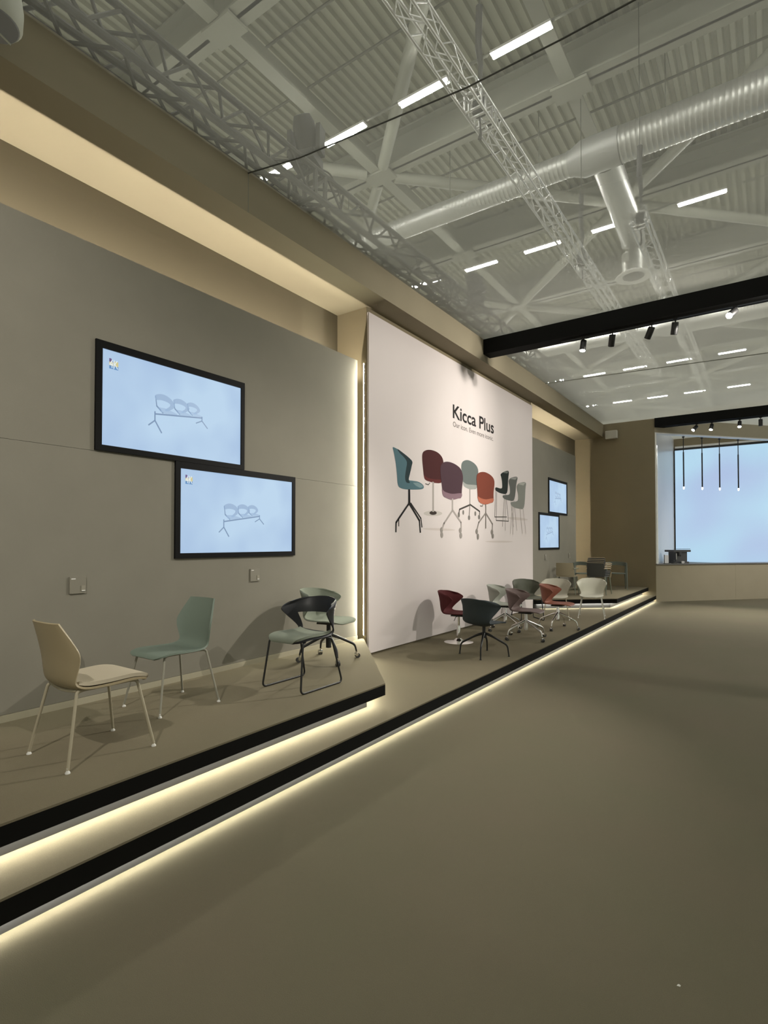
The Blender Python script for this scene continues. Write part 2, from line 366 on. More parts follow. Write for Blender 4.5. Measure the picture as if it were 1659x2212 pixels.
obj('window_sill', wallbox(MB(), 0.0, 9.0, -0.03, 0.45, 1.078, 1.112), mat('grey_worktop', (0.16, 0.155, 0.15), 0.35), wi)
obj('lintel_lining', wallbox(MB(), 0.0, 9.0, -0.005, 0.16, 4.94, 4.972), M_whitegl, wi)
obj('side_lining', wallbox(MB(), 0.0, 0.05, -0.005, 0.12, 1.113, 4.939), M_white, wi)
obj('side_profile', wallbox(MB(), 0.052, 0.105, 0.02, 0.06, 1.113, 4.6), mat('polished_profile', (0.85,0.86,0.9), 0.15, 0.9), wi)
# room behind the opening
struct(obj('wall_room_left', MB().box(-2.86, -2.745, YE+0.12, 21.9, 0, ZS), M_whitegl), 'white side wall of the bar room')
struct(obj('wall_room_back', MB().box(-2.9, 7.0, 21.9, 22.0, 0, ZS+1.0), M_brown), 'taupe back wall of the bar room')
struct(obj('trim_5', MB().box(-2.70, 7.0, 21.80, 21.899, 5.03, 5.10), M_white), 'white rail above the glowing bar screen')

# woven mesh ceiling, two seams
ce = struct(obj('ceiling', MB().add([(XH, -6, ZS), (12, -6, ZS), (12, 24, ZS), (-2.9, 24, ZS), (-2.9, YE, ZS), (XH, YE, ZS)], [(0,1,2,3,4,5)]), M_scrim), 'see-through woven mesh ceiling')
obj('seam', MB().tube([(XH, 3.67, ZS-0.01), (-3.6, 3.80, ZS-0.012), (-1.95, 3.965, ZS-0.012), (-1.2, 3.97, ZS-0.012), (0.5, 3.93, ZS-0.01), (6, 3.9, ZS-0.01)], 0.007, 6), M_cable, ce)
obj('seam', MB().tube([(XH, 12.5, ZS-0.005), (0, 12.9, ZS-0.005), (6, 13.0, ZS-0.005)], 0.010, 6), M_conduit, ce)

# ---------------------------------------------------------------- hall roof
roof = sempty('hall_roof', (0, 0, 0)); roof['label'] = 'ribbed steel roof of the exhibition hall'
mb = MB(); X0, X1, Y0, Y1 = -34.0, 16.0, -6.0, 78.0; pitch = 0.27; zt = 14.35; dz = 0.10
prof = []; x = X0
while x < X1:
    prof += [(x, zt), (x+0.10, zt), (x+0.135, zt-dz), (x+0.235, zt-dz)]; x += pitch
n = len(prof)
mb.add([(a, Y0, b) for a, b in prof]+[(a, Y1, b) for a, b in prof], [(i, i+1, n+i+1, n+i) for i in range(n-1)])
obj('roof_sheet', mb, M_roof, roof)
def ibeam(y, x0, x1, z1=14.15, h=0.95, wd_=0.52):
    m = MB(); m.box(x0, x1, y-wd_/2, y+wd_/2, z1-h, z1-h+0.05); m.box(x0, x1, y-0.04, y+0.04, z1-h, z1); m.box(x0, x1, y-wd_/2, y+wd_/2, z1-0.05, z1); return m
TY = [1.9, 7.95, 14.0, 19.8, 25.7, 31.6, 37.5, 43.4, 49.3, 55.2]; TX = [-21.7, -15.75, -9.85, -3.98, 1.9, 7.8]
for y in TY: obj('roof_beam', ibeam(y, -30, 12), M_steel, roof)
ZN = 13.15
for i in range(len(TY)-1):
    for j in range(len(TX)):
        # flat girders running with the wall
        if j in (1, 2, 3):
            m = MB(); xx = TX[j]; m.box(xx-0.17, xx+0.17, TY[i]+0.3, TY[i+1]-0.3, ZN-0.0, ZN+0.06); m.box(xx-0.03, xx+0.03, TY[i]+0.3, TY[i+1]-0.3, ZN+0.06, ZN+0.5)
            obj('roof_girder', m, M_steel, roof)
        if j < len(TX)-1:
            a = (TX[j], TY[i]); b = (TX[j+1], TY[i+1])
            if (i + j) % 2 == 1: a, b = (TX[j+1], TY[i]), (TX[j], TY[i+1])
            d = Vector((b[0]-a[0], b[1]-a[1])).normalized()*0.45
            obj('roof_brace', MB().tube([(a[0]+d.x, a[1]+d.y, ZN+0.05), (b[0]-d.x, b[1]-d.y, ZN+0.05)], 0.17, 10), M_steel, roof, True)
for i in range(len(TY)):
    for j in range(1, 5):
        obj('roof_joint', MB().box(TX[j]-0.45, TX[j]+0.45, TY[i]-0.28, TY[i]+0.28, ZN-0.05, ZN+0.02), M_steel, roof)
for y in (5.2, 9.4, 10.9, 16.1, 17.7, 23.9, 28.6, 34.2, 39.4, 45.6): obj('conduit', MB().tube([(-30, y, 13.95), (12, y, 13.95)], 0.035, 6), M_conduit, roof)

# ================================================================ HALL FITTINGS
# fluorescent lamps: rows across the hall
LZ = 12.6; LK = (LZ-1.73)/(14.0-1.73)
def lamp(x, y, label, group=None, first=[]):
    t = thing('ceiling_lamp', label, 'light', (x*LK, y*LK, LZ), 0, group)
    if not first:
        first += [MB().box(-0.68, 0.68, -0.10, 0.10, 0.03, 0.09).mesh('housing', M_white), MB().tube([(-0.655, 0, 0), (0.655, 0, 0)], 0.017, 8).mesh('tube', M_tube)]
    obj('housing', first[0], None, t)
    obj('tube', first[1], None, t, loc=(0, -0.055, 0.008)); obj('tube', first[1], None, t, loc=(0, 0.055, 0.008))
    return t
LX = [-13.24, -10.40, -7.65, -4.88, -1.85]
rows = [(12.9, 'nearest'), (22.55, 'second'), (32.2, 'third'), (41.95, 'fourth'), (51.4, 'farthest')]
names = {-13.24: 'behind the dark truss, leftmost lit tube pair', -10.40: 'right of the black stage light', -7.65: 'left of the thin silver truss', -4.88: 'right of the thin silver truss', -1.85: 'rightmost'}
for ry, rn in rows:
    for k, lx in enumerate(LX):
        if rn == 'nearest':
            if lx < -14: lab, g = 'twin tube lamp hidden behind the taupe beam', 'lamps out of view over the beam'
            elif lx == -1.85: lab, g = 'twin tube lamp just past the top right of the view', 'lamps past the view edge'
            else: lab, g = {-13.24: 'twin tube lamp seen through the dark truss near the wall beam', -10.40: 'glowing twin tube lamp just right of the near stage light', -7.65: 'glowing twin tube lamp left of the bright silver truss', -4.88: 'largest brightest twin tube lamp at the top of the photo'}[lx], None
        elif lx < -14: lab, g = 'twin tube lamp hidden behind the taupe beam', 'lamps out of view over the beam'
        elif rn == 'third': lab, g = 'twin tube lamp hidden behind the black beam', 'lamps behind the black beam'
        else:
            side = {-13.24: 'fifth from the right', -10.40: 'fourth from the right', -7.65: 'third from the right', -4.88: 'second from the right', -1.85: 'rightmost'}[lx]
            row = {'second': 'lamp row just above the near black beam', 'fourth': 'upper lamp row below the near black beam', 'farthest': 'faint lowest lamp row below the near black beam'}[rn]
            lab, g = side+' lamp in the '+row, None
        if lx == -1.85 and rn == 'nearest': continue
        lamp(lx, ry, lab, g)
for ry in (3.2, 12.9, 22.55):  # unseen repeats of the lamp rows, added to even out the light
    for lx in (1.0, 3.8, 6.6, 9.4): lamp(lx, ry, 'added twin tube lamp past the right edge of the view, for even light', 'lamps past the view edge')
for lx in (-7.65, -4.88, -1.85): lamp(lx, 3.2, 'added twin tube lamp above the top edge of the view, for even light', 'added lamps above the view')  # also added out of view, to even out the light
for i, (ry, rn) in enumerate(rows):
    lb = {'nearest': 'thin rail linking the lamps at the top of the photo', 'second': 'thin rail linking the lamp row above the near black beam', 'third': 'thin lamp rail hidden behind the black beam', 'fourth': 'thin rail along the upper lamp row below the black beam', 'farthest': 'thin rail along the faintest lowest lamp row'}[rn]
    tag(obj('lamp_rail', MB().box(-22, 11, ry*LK-0.03, ry*LK+0.03, LZ+0.095, LZ+0.14), M_conduit), lb, 'rail')

# lattice trusses
def truss(name, label, x0, z0, size, y0, y1, bay, material, joints=(), r=0.024, rb=0.011):
    t = thing(name, label, 'truss', (x0, y0, z0)); L = y1-y0; cs = [(0, 0), (size, 0), (size, size), (0, size)]
    for cx, cz in cs: obj('chord', MB().tube([(cx, 0, cz), (cx, L, cz)], r, 8), material, t, True)
    nb = int(L/bay)
    shared = {}
    for f in range(4):
        (ax, az), (bx, bz) = cs[f], cs[(f+1) % 4]
        for par in (0, 1):
            p, q = ((ax, az), (bx, bz)) if par == 0 else ((bx, bz), (ax, az))
            shared[(f, par)] = MB().tube([(p[0], 0, p[1]), (q[0], bay, q[1])], rb, 5, False).mesh('brace', material)
    cnt = 0
    for k in range(nb):
        for f in range(4):
            if cnt >= 290: break
            obj('brace', shared[(f, k % 2)], None, t, loc=(0, k*bay, 0)); cnt += 1
    for jy in joints:
        m = MB()
        for a in (0, 1):
            yy = jy-y0+a*0.16
            for i in range(4):
                (ax, az), (bx, bz) = cs[i], cs[(i+1) % 4]; m.tube([(ax, yy, az), (bx, yy, bz)], r*0.9, 6)
        obj('truss_joint', m, material, t)
    return t
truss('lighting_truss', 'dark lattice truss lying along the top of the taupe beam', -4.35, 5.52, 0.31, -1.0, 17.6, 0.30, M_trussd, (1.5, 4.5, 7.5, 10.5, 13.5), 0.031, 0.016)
near_truss = [o for o in COL.objects if o.name == 'lighting_truss'][0]
obj('cable_bundle', MB().tube([(0.10+0.02*math.sin(k*1.7), k*0.75, 0.045+0.012*math.cos(k*2.3)) for k in range(25)], 0.030, 8), M_cable, near_truss, True)
truss('lighting_truss', 'bright silver lattice truss crossing the top middle of the photo', -4.02, 8.75, 0.30, 1.0, 26.0, 0.36, M_truss, (8.1, 8.5, 14.6, 15.0, 20.5))
truss('lighting_truss', 'faint silver lattice truss right of the round air diffuser', -2.45, 8.75, 0.30, 13.0, 30.0, 0.36, M_truss, (13.2, 19.0))
def hoist(x, y, label, sling=True):
    t = thing('chain_hoist', label, 'hoist', (x, y, 8.75))
    obj('hoist_body', MB().box(-0.09, 0.09, -0.08, 0.08, 0.08, 0.34).box(-0.05, 0.05, -0.05, 0.05, 0.34, 0.42), M_dark, t)
    obj('chain_bag', MB().tube(rnd([(0, 0, 0.4), (-0.06, 0, 0.9), (0.0, 0, 1.5), (0.0, 0, 2.1)], 0.3), [0.045, 0.05]+[0.055]*11+[0.05], 8) if False else MB().tube([(0.0, 0, 0.42), (0.02, 0, 0.9), (-0.02, 0, 1.25), (0.0, 0, 1.9)], [0.02, 0.045, 0.06, 0.06], 8), M_dark, t, True)
    obj('chain', MB().tube([(0, 0, 1.9), (0, 0, 5.2)], 0.008, 5), M_cable, t)
    obj('hook', MB().tube([(0, 0, 0.08), (0.02, 0, -0.25), (0, 0, -0.34)], [0.012, 0.02, 0.035], 8), M_dark, t)
hoist(-3.87, 8.35, 'dark hoist with hanging strap at the near joint of the silver truss')
hoist(-3.87, 14.45, 'dark hoist with strap at the far joint of the silver truss')
hoist(-2.30, 13.4, 'dark hoist at the near end of the faint truss')

# two moving stage lights on the dark truss
def moving_head(x, y, z, rz, label):
    t = thing('stage_light', label, 'light', (x, y, z), rz)
    obj('base', MB().box(-0.15, 0.15, -0.13, 0.13, 0.0, 0.10), M_dark, t)
    obj('yoke', MB().box(-0.20, -0.15, -0.07, 0.07, 0.10, 0.40).box(0.15, 0.20, -0.07, 0.07, 0.10, 0.40).box(-0.20, 0.20, -0.07, 0.07, 0.10, 0.14), M_dark, t)
    h = obj('lamp_head', MB().lathe([(0.09, -0.20), (0.13, -0.17), (0.14, 0.0), (0.12, 0.12), (0.09, 0.19)], 16), M_dark, t, True, loc=(0, 0, 0.34), rot=(math.radians(35), 0, 0))
    obj('lens', MB().lathe([(0.075, 0.19), (0.075, 0.195)], 16), mat('lens_glass', (0.2, 0.22, 0.25), 0.1), h)
    obj('clamp', MB().box(-0.05, -0.02, -0.03, 0.03, -0.08, 0.0).box(0.02, 0.05, -0.03, 0.03, -0.08, 0.0), M_dark, t)
    obj('power_cable', MB().tube(rnd([(0.1, 0.13, 0.04), (0.16, 0.35, 0.10), (0.18, 0.6, -0.05), (0.10, 0.75, 0.0)], 0.2), 0.010, 6), M_cable, t, True)
moving_head(-4.20, 4.52, 5.93, 0.3, 'dark moving stage light standing on the truss, nearer one')
moving_head(-4.20, 8.85, 5.93, -0.8, 'dark moving stage light standing on the truss, farther one')

# air ducts
def duct(name, label, x0, xs, y, z, r0, r1, xend):
    t = thing(name, label, 'duct', (x0, y, z)); n = 40
    def ribs(a, b, r):
        pr = []; x = a; step = 0.12
        while x < b-step: pr += [(x, r), (x+step*0.8, r), (x+step*0.9, r+0.008)]; x += step
        pr.append((b, r)); m = MB(); k = 28; vs = []; fs = []
        for px, pr_ in pr:
            for q in range(k): an = 2*math.pi*q/k; vs.append((px-x0, pr_*math.cos(an), pr_*math.sin(an)))
        for i in range(len(pr)-1):
            for q in range(k): fs.append((i*k+q, (i+1)*k+q, (i+1)*k+(q+1) % k, i*k+(q+1) % k))
        return m.add(vs, fs)
    obj('duct_tube', ribs(x0, xs, r0), M_duct, t, True)
    m = MB(); k = 28; vs = []; fs = []
    pr = [(xs-0.05, r0+0.02), (xs+0.02, r0+0.02), (xs+0.30, r1+0.02), (xs+1.25, r1+0.02)]
    for px, q_ in pr:
        for q in range(k): an = 2*math.pi*q/k; vs.append((px-x0, q_*math.cos(an), q_*math.sin(an)))
    for i in range(3):
        for q in range(k): fs.append((i*k+q, (i+1)*k+q, (i+1)*k+(q+1) % k, i*k+(q+1) % k))
    obj('reducer', m.add(vs, fs), mat('smooth_duct', (0.38, 0.38, 0.36), 0.5, 0.4), t, True)
    obj('duct_tube', ribs(xs+1.2, xend, r1), M_duct, t, True)
    return t
d1 = duct('air_duct', 'large ribbed silver air duct above the near black beam', -22, -4.3, 15.1, 12.0, 0.31, 0.43, 11)
for hx in (-12, -8, -5.2, -2, 1): obj('hanger', MB().tube([(hx+22, 0, 0.3), (hx+22, 0, 2.1)], 0.012, 5), M_conduit, d1)
obj('duct_branch', MB().tube(rnd([(18.5, 0.3, 0), (18.4, 3.2, 0), (18.33, 4.9, 0.0), (18.31, 5.05, -0.12)], 0.3, 6), 0.38, 20), M_duct, d1, True)
d2 = duct('air_duct', 'silver air duct seen below the near black beam', -22, -4.3, 29.2, 12.0, 0.31, 0.43, 11)
t = thing('air_diffuser', 'round white air diffuser hanging under the duct branch', 'diffuser', (-3.70, 20.2, 10.75))
obj('duct_drop', MB().lathe([(0.36, 0.15), (0.36, 0.80)], 24), M_duct, t, True)
obj('rim', MB().lathe([(0.36, 0.03), (0.56, 0.0), (0.57, 0.03), (0.36, 0.16)], 28), M_white, t, True)
obj('core', MB().lathe([(0.05, -0.01), (0.30, 0.0), (0.33, 0.02)], 24), mat('diffuser_core', (0.12, 0.12, 0.10), 0.6), t, True)
obj('access_panel', MB().box(-0.30, -0.08, -0.372, -0.30, 0.45, 0.72), M_white, t)

# round hanging loudspeaker at the top left corner
t = thing('hanging_speaker', 'round grey hanging speaker at the top left corner', 'speaker', (-3.90, 1.375, 4.93), 0.4)
obj('case', MB().lathe([(0.150, 0.0), (0.165, 0.02), (0.170, 0.12), (0.150, 0.26), (0.10, 0.34)], 28), mat('pale_grey_shell', (0.42, 0.43, 0.37), 0.5), t, True)
obj('grille', MB().lathe([(0.02, -0.012), (0.142, -0.006), (0.148, 0.001)], 28), mat('grey_grille', (0.20, 0.205, 0.215), 0.7, bump=0.6, bscale=900), t, True)
obj('rib', MB().box(-0.004, 0.004, -0.14, 0.14, -0.017, -0.008), mat('pale_grey_shell', (0.42, 0.43, 0.37)), t)
obj('bracket', MB().box(-0.02, 0.02, -0.02, 0.02, 0.33, 0.45).box(-0.30, 0.02, -0.02, 0.02, 0.36, 0.40), M_dark, t)

# ---------------------------------------------------------------- black beams with their spotlights
def spot(t, x, y, z, tilt, az, lit, energy, target=None, label='', group=None, cone=56):
    """tilt from straight down, az heading of the tilt"""
    s = thing('track_spotlight', label, 'spotlight', (x, y, z), 0, group)
    obj('stem', MB().box(-0.03, 0.03, -0.012, 0.012, -0.015, 0.0).tube([(0, 0, -0.01), (0, 0, -0.055)], 0.010, 8), M_blackm, s)
    d = Vector((math.sin(tilt)*math.cos(az), math.sin(tilt)*math.sin(az), -math.cos(tilt)))
    q = d.to_track_quat('-Z', 'Y').to_euler()
    h = obj('spot_body', MB().lathe([(0.046, -0.17), (0.048, -0.165), (0.048, 0.0), (0.044, 0.008)], 20), M_blackm, s, True, loc=tuple(Vector((0, 0, -0.06))+d*0.0), rot=q)
    obj('spot_lens', MB().lathe([(0.005, -0.1735), (0.040, -0.1715), (0.043, -0.1700)], 20), mat('spot_lens_lit', (1,1,1), 0.4, emit=(1,0.97,0.85), strength=30.0) if lit else M_dark, h)
    if energy:
        ld = bpy.data.lights.new('spot_beam', 'SPOT'); ld.energy = energy; ld.spot_size = math.radians(cone); ld.spot_blend = 0.8; ld.shadow_soft_size = 0.035; ld.color = (1.0, 0.94, 0.85)
        lo = bpy.data.objects.new('spot_beam', ld); COL.objects.link(lo); lo.parent = s
        lo.location = Vector((0, 0, -0.06))+d*0.19
        dd = d if target is None else (Vector(target)-Vector((x, y, z-0.06))).normalized()
        lo.rotation_euler = dd.to_track_quat('-Z', 'Y').to_euler()
    return s
def aim(x, y, z, tx, ty, tz):
    v = Vector((tx-x, ty-y, tz-z)); return math.atan2(math.hypot(v.x, v.y), -v.z), math.atan2(v.y, v.x)
b1 = thing('ceiling_beam', 'near thick black beam carrying five small spotlights', 'beam', (XH, 9.28, 5.11))
obj('beam_body', MB().box(0.0, 12.0, -0.14, 0.14, 0.0, 0.265), M_black, b1)
obj('track_rail', MB().box(1.35, 12.0, -0.02, 0.02, -0.022, 0.0), M_blackm, b1)
b2 = thing('ceiling_beam', 'far black beam above the bar opening', 'beam', (-2.735, 17.98, 5.12))
obj('beam_body', MB().box(0.0, 11.0, -0.15, 0.15, 0.0, 0.26), M_black, b2)
obj('track_rail', MB().box(0.6, 11.0, -0.02, 0.02, -0.022, 0.0), M_blackm, b2)
names1 = ['leftmost spotlight under the near black beam, lit and hanging straight', 'second spotlight from the left under the near black beam, unlit', 'third spotlight from the left under the near black beam, tilted left', 'fourth spotlight from the left under the near black beam, nearly upright', 'rightmost spotlight under the near black beam, tilted and lit']
cfg = [(-2.464, (-2.75, 8.1, 0.2), True, 0.08), (-2.018, (-3.3, 11.9, 0.5), False, 0.0), (-1.447, (-3.9, 11.2, 0.5), False, 0.0), (-1.124, (-2.0, 10.6, 0.2), False, 0.0), (-0.367, (-3.6, 3.4, 0.4), True, 2.7)]
for (x, tg, lit, e), nm in zip(cfg, names1):
    ti, az = aim(x, 9.28, 5.03, *tg)
    spot(b1, x, 9.28, 5.088, ti, az, lit, SPOT_W*e, None, nm)
names2 = ['first glowing spotlight from the left under the far black beam', 'small tilted glowing spotlight, second under the far black beam', 'third glowing spotlight from the left under the far black beam', 'unlit black spotlight at the right end of the far black beam']
cfg2 = [(-1.668, (-4.0, 15.3, 1.6), True, 1.0), (-1.293, (-2.0, 15.6, 0.0), True, 0.6), (-0.636, (-0.8, 15.4, 0.0), True, 1.0), (-0.164, (-0.16, 18.0, 0.0), False, 0.0)]
for (x, tg, lit, e), nm in zip(cfg2, names2):
    ti, az = aim(x, 18.0, 5.03, *tg)
    spot(b2, x, 17.98, 5.098, ti, az, lit, SPOT_W*e, None, nm)
for x, tg, e in [(1.2, (-4.5, 7.7, 3.5), 2.2), (2.5, (-4.5, 11.0, 3.1), 2.3)]:
    ti, az = aim(x, 9.28, 5.03, *tg)
    spot(b1, x, 9.28, 5.088, ti, az, True, SPOT_W*e, None, 'lit spotlight on the near black beam past the right edge of the view', 'spotlights past the view edge', 66)
for x, tg, e in [(1.4, (0.2, 13.5, 0.0), 2.6), (3.4, (0.5, 20.6, 0.6), 1.6)]:  # unseen heads added to brighten the far floor and slanting wall
    ti, az = aim(x, 18.0, 5.03, *tg)
    spot(b2, x, 17.98, 5.098, ti, az, True, SPOT_W*e, None, 'added unseen spotlight on the far black beam, brightening the far floor and slanting wall', 'added far spotlights past the view edge', 90)
# a third beam like these stands behind the photographer and lights the near chairs and the print
b3 = thing('ceiling_beam', 'black beam behind the photographer', 'beam', (XH, -1.2, 5.11))
obj('beam_body', MB().box(0.0, 12.0, -0.14, 0.14, 0.0, 0.265), M_black, b3)
for x, tg, e in [(-1.2, (-4.6, 1.6, 2.3), 1.3)]:
    ti, az = aim(x, -1.2, 5.0, *tg)
    spot(b3, x, -1.2, 5.108, ti, az, True, SPOT_W*e, None, 'lit spotlight on the beam behind the photographer', None, 66)

# small white wall speaker
t = thing('wall_speaker', 'small white speaker box high on the end wall', 'speaker', (-3.92, 17.895, 4.90))
obj('case', MB().box(-0.165, 0.165, -0.17, -0.03, 0.0, 0.235), mat('speaker_white', (0.62, 0.60, 0.54), 0.6), t)
obj('grille', MB().box(-0.15, 0.15, -0.178, -0.171, 0.015, 0.22), mat('speaker_mesh', (0.46, 0.44, 0.38), 0.7), t)
obj('bracket', MB().box(-0.03, 0.03, -0.03, 0.0, 0.05, 0.18), M_white, t)

# ================================================================ PLATFORMS
def platform(name, label, poly, z0, z1, inset_poly, led_paths, zf, wl_=0.014):
    t = thing(name, label, 'platform', (0, 0, 0))
    obj('carpet_top', MB().prism(poly, z1-0.012, z1), M_deck, t)
    obj('fascia', MB().prism(poly, zf, z1-0.0125), M_black, t)
    obj('plinth', MB().prism(inset_poly, z0, zf-0.0005), M_alu, t)
    for pth in led_paths:
        m = MB()
        for (ax, ay), (bx, by) in zip(pth[:-1], pth[1:]):
            d = Vector((bx-ax, by-ay)).normalized(); nx, ny = d.y, -d.x
            m.add([(ax, ay, zf-0.003), (bx, by, zf-0.003), (bx-nx*wl_, by-ny*wl_, zf-0.003), (ax-nx*wl_, ay-ny*wl_, zf-0.003)], [(3, 2, 1, 0)])
        obj('led_strip', m, M_led, t)
    return t
XL, XHI = -2.745, -2.955
platform('display_platform', 'long low carpeted platform along the aisle with a light line under its black edge',
         [(XW, -3.5), (XL, -3.5), (XL, YE-0.002), (XW, YE-0.002), (XW, YB+0.002), (XP+0.002, YB+0.002), (XP+0.002, YA-0.002), (XW, YA-0.002)], 0.0, Z1,
         [(XW, -3.5), (XL-0.062, -3.5), (XL-0.062, YE-0.002), (XP+0.002, YE-0.002), (XP+0.002, YA-0.002), (XW, YA-0.002)], [[(XL-0.050, YE-0.002), (XL-0.050, -3.5)]], 0.075)
i_ = 0.165
platform('display_platform', 'upper carpeted platform in front of the two near screens',
         [(XW, -3.5), (XHI, -3.5), (XHI, 4.275), (-4.57, 6.095), (XW, 6.095)], Z1+0.0005, Z2,
         [(XW, -3.5), (XHI-i_, -3.5), (XHI-i_, 4.275-i_*0.4), (-4.55, 6.095-i_*1.45), (XW, 5.80)],
         [[(-4.54, 6.095-i_*1.45+0.012), (XHI-i_+0.009, 4.275-i_*0.4+0.004), (XHI-i_+0.009, -3.5)]], Z1+0.122, 0.026)
platform('display_platform', 'small upper carpeted platform by the end wall',
         [(XB+0.002, YE-0.002), (XB+0.002, 16.40), (XW, 16.40), (XW, 12.53), (-4.42, 12.53), (-2.95, 13.80), (-2.95, YE-0.002)], Z1+0.0005, Z2,
         [(XB+0.002, YE-0.002), (XB+0.002, 16.40), (XW, 16.40), (XW, 12.66), (-4.42-i_*0.4, 12.53+i_), (-2.95-i_, 13.80+i_*0.4), (-2.95-i_, YE-0.002)],
         [[(-2.95-i_+0.009, YE-0.002), (-2.95-i_+0.009, 13.80+i_*0.4), (-4.42-i_*0.4+0.006, 12.53+i_-0.008)]], Z1+0.122, 0.026)

# ================================================================ PRINT ON THE WALL (flat, on the board)
def print_mat(c): return mat('ink_%d_%d_%d' % c, tuple(x*0.80 for x in lin(c)), 0.75, spec=0.2)
def local_poly(pts, x, oy, oz):
    return [(x, y-oy, z-oz) for y, z in pts]
PN = ['printed_chair']*5+['printed_stool']*3
by = {}
for n, c, pts in PRINT_SHAPES: by.setdefault((n, c), []).append(('p', pts, 0))
for n, c, wd_, pts in PRINT_LINES: by.setdefault((n, c), []).append(('l', pts, wd_))
def strokes(m, pts, wd_, x):
    for (y0, z0), (y1, z1) in zip(pts[:-1], pts[1:]):
        d = Vector((y1-y0, z1-z0)); 
        if d.length < 1e-6: continue
        d.normalize(); n = Vector((-d.y, d.x))*wd_/2; e = d*wd_*0.3
        q = [(y0-e.x+n.x, z0-e.y+n.y), (y0-e.x-n.x, z0-e.y-n.y), (y1+e.x-n.x, z1+e.y-n.y), (y1+e.x+n.x, z1+e.y+n.y)]
        m.add([(x, a, b) for a, b in q], [(0, 1, 2, 3)])
def catmull(pts, closed=True, k=4):
    out = []; n = len(pts)
    for i in range(n if closed else n-1):
        p0, p1, p2, p3 = [pts[(i+j-1) % n] if closed else pts[min(max(i+j-1, 0), n-1)] for j in range(4)]
        for s in range(k):
            t = s/k
            out.append(tuple(0.5*((2*b)+(-a+c)*t+(2*a-5*b+4*c-d)*t*t+(-a+3*b-3*c+d)*t**3) for a, b, c, d in zip(p0, p1, p2, p3)))
    if not closed: out.append(pts[-1])
    return out
order = {1: 0, 3: 0, 5: 0, 0: 1, 2: 2, 6: 1, 4: 3, 7: 2}
groups = {}
for i, (n, c, pts) in enumerate(PRINT_SHAPES): groups.setdefault(n, []).append((c, 'p', pts, 0))
for n, c, wd_, pts in PRINT_LINES: groups.setdefault(n, []).append((c, 'l', pts, wd_))
for n in sorted(groups):
    base = 0.0006+0.0016*order[n]; top = None; lvl = 0
    for c, kind, pts, wd_ in groups[n]:
        m = MB(); lvl += 1; x = base+0.00008*lvl
        if kind == 'p': m.add(local_poly(catmull(pts) if len(pts) > 6 else pts, x, YA, Z1), [tuple(range(len(pts)*4 if len(pts) > 6 else len(pts)))])
        else: strokes(m, [(a-YA, b-Z1) for a, b in pts], wd_, x)
        if top is None: top = obj(PN[n], m, print_mat(c), wp)
        else: obj('printed_part', m, print_mat(c), top) if False else None
        if top is not None and (c, kind, pts, wd_) != groups[n][0]:
            me = top.data
            # add the shape to the same printed figure with its own ink
            ink = print_mat(c)
            if ink.name not in [q.name for q in me.materials]: me.materials.append(ink)
            idx = [q.name for q in me.materials].index(ink.name)
            import bmesh
            b_ = bmesh.new(); b_.from_mesh(me); vs = [b_.verts.new(v) for v in m.v]
            for f in m.f:
                ff = b_.faces.new([vs[q] for q in f]); ff.material_index = idx
            b_.to_mesh(me); b_.free()
soft = print_mat((215, 204, 199))
for (y, z, ry, rz) in ((8.1, 1.95, 0.55, 0.02), (10.6, 1.75, 0.7, 0.02), (11.6, 2.25, 0.6, 0.03)):
    pts = [(0.0004, y+ry*math.cos(a*math.pi/14)-YA, z+rz*math.sin(a*math.pi/14)-Z1) for a in range(28)]
    obj('printed_shadow', MB().add(pts, [tuple(range(28))]), soft, wp)

def text_obj(name, s, size, material, parent, loc, rot, width=None, extrude=0.0, bold=0.0, xscale=1.0, space=1.0):
    cu = bpy.data.curves.new(name, 'FONT'); cu.body = s; cu.size = size; cu.extrude = extrude; cu.offset = bold; cu.space_character = space
    tmp = bpy.data.objects.new('tmp', cu); COL.objects.link(tmp)
    bpy.context.view_layer.update()
    dg = bpy.context.evaluated_depsgraph_get()
    me = bpy.data.meshes.new_from_object(tmp.evaluated_get(dg)); bpy.data.objects.remove(tmp)
    if width:
        xs = [v.co.x for v in me.vertices]; x0 = min(xs); k = width/(max(xs)-x0)
        for v in me.vertices: v.co.x = (v.co.x-x0)*k
    me.materials.clear(); me.materials.append(material)
    o = bpy.data.objects.new(name, me); COL.objects.link(o); o.parent = parent; o.location = loc; o.rotation_euler = rot
    return o
RT = (math.radians(90), 0, math.radians(90))
text_obj('headline', 'Kicca Plus', 0.335, print_mat((38, 34, 34)), wp, (0.001, 8.575-YA, 3.905-Z1), RT, width=1.745, bold=0.006)
text_obj('subline', 'Our icon. Even more iconic.', 0.125, print_mat((120, 112, 108)), wp, (0.001, 8.58-YA, 3.755-Z1), RT, width=1.71, bold=0.001)

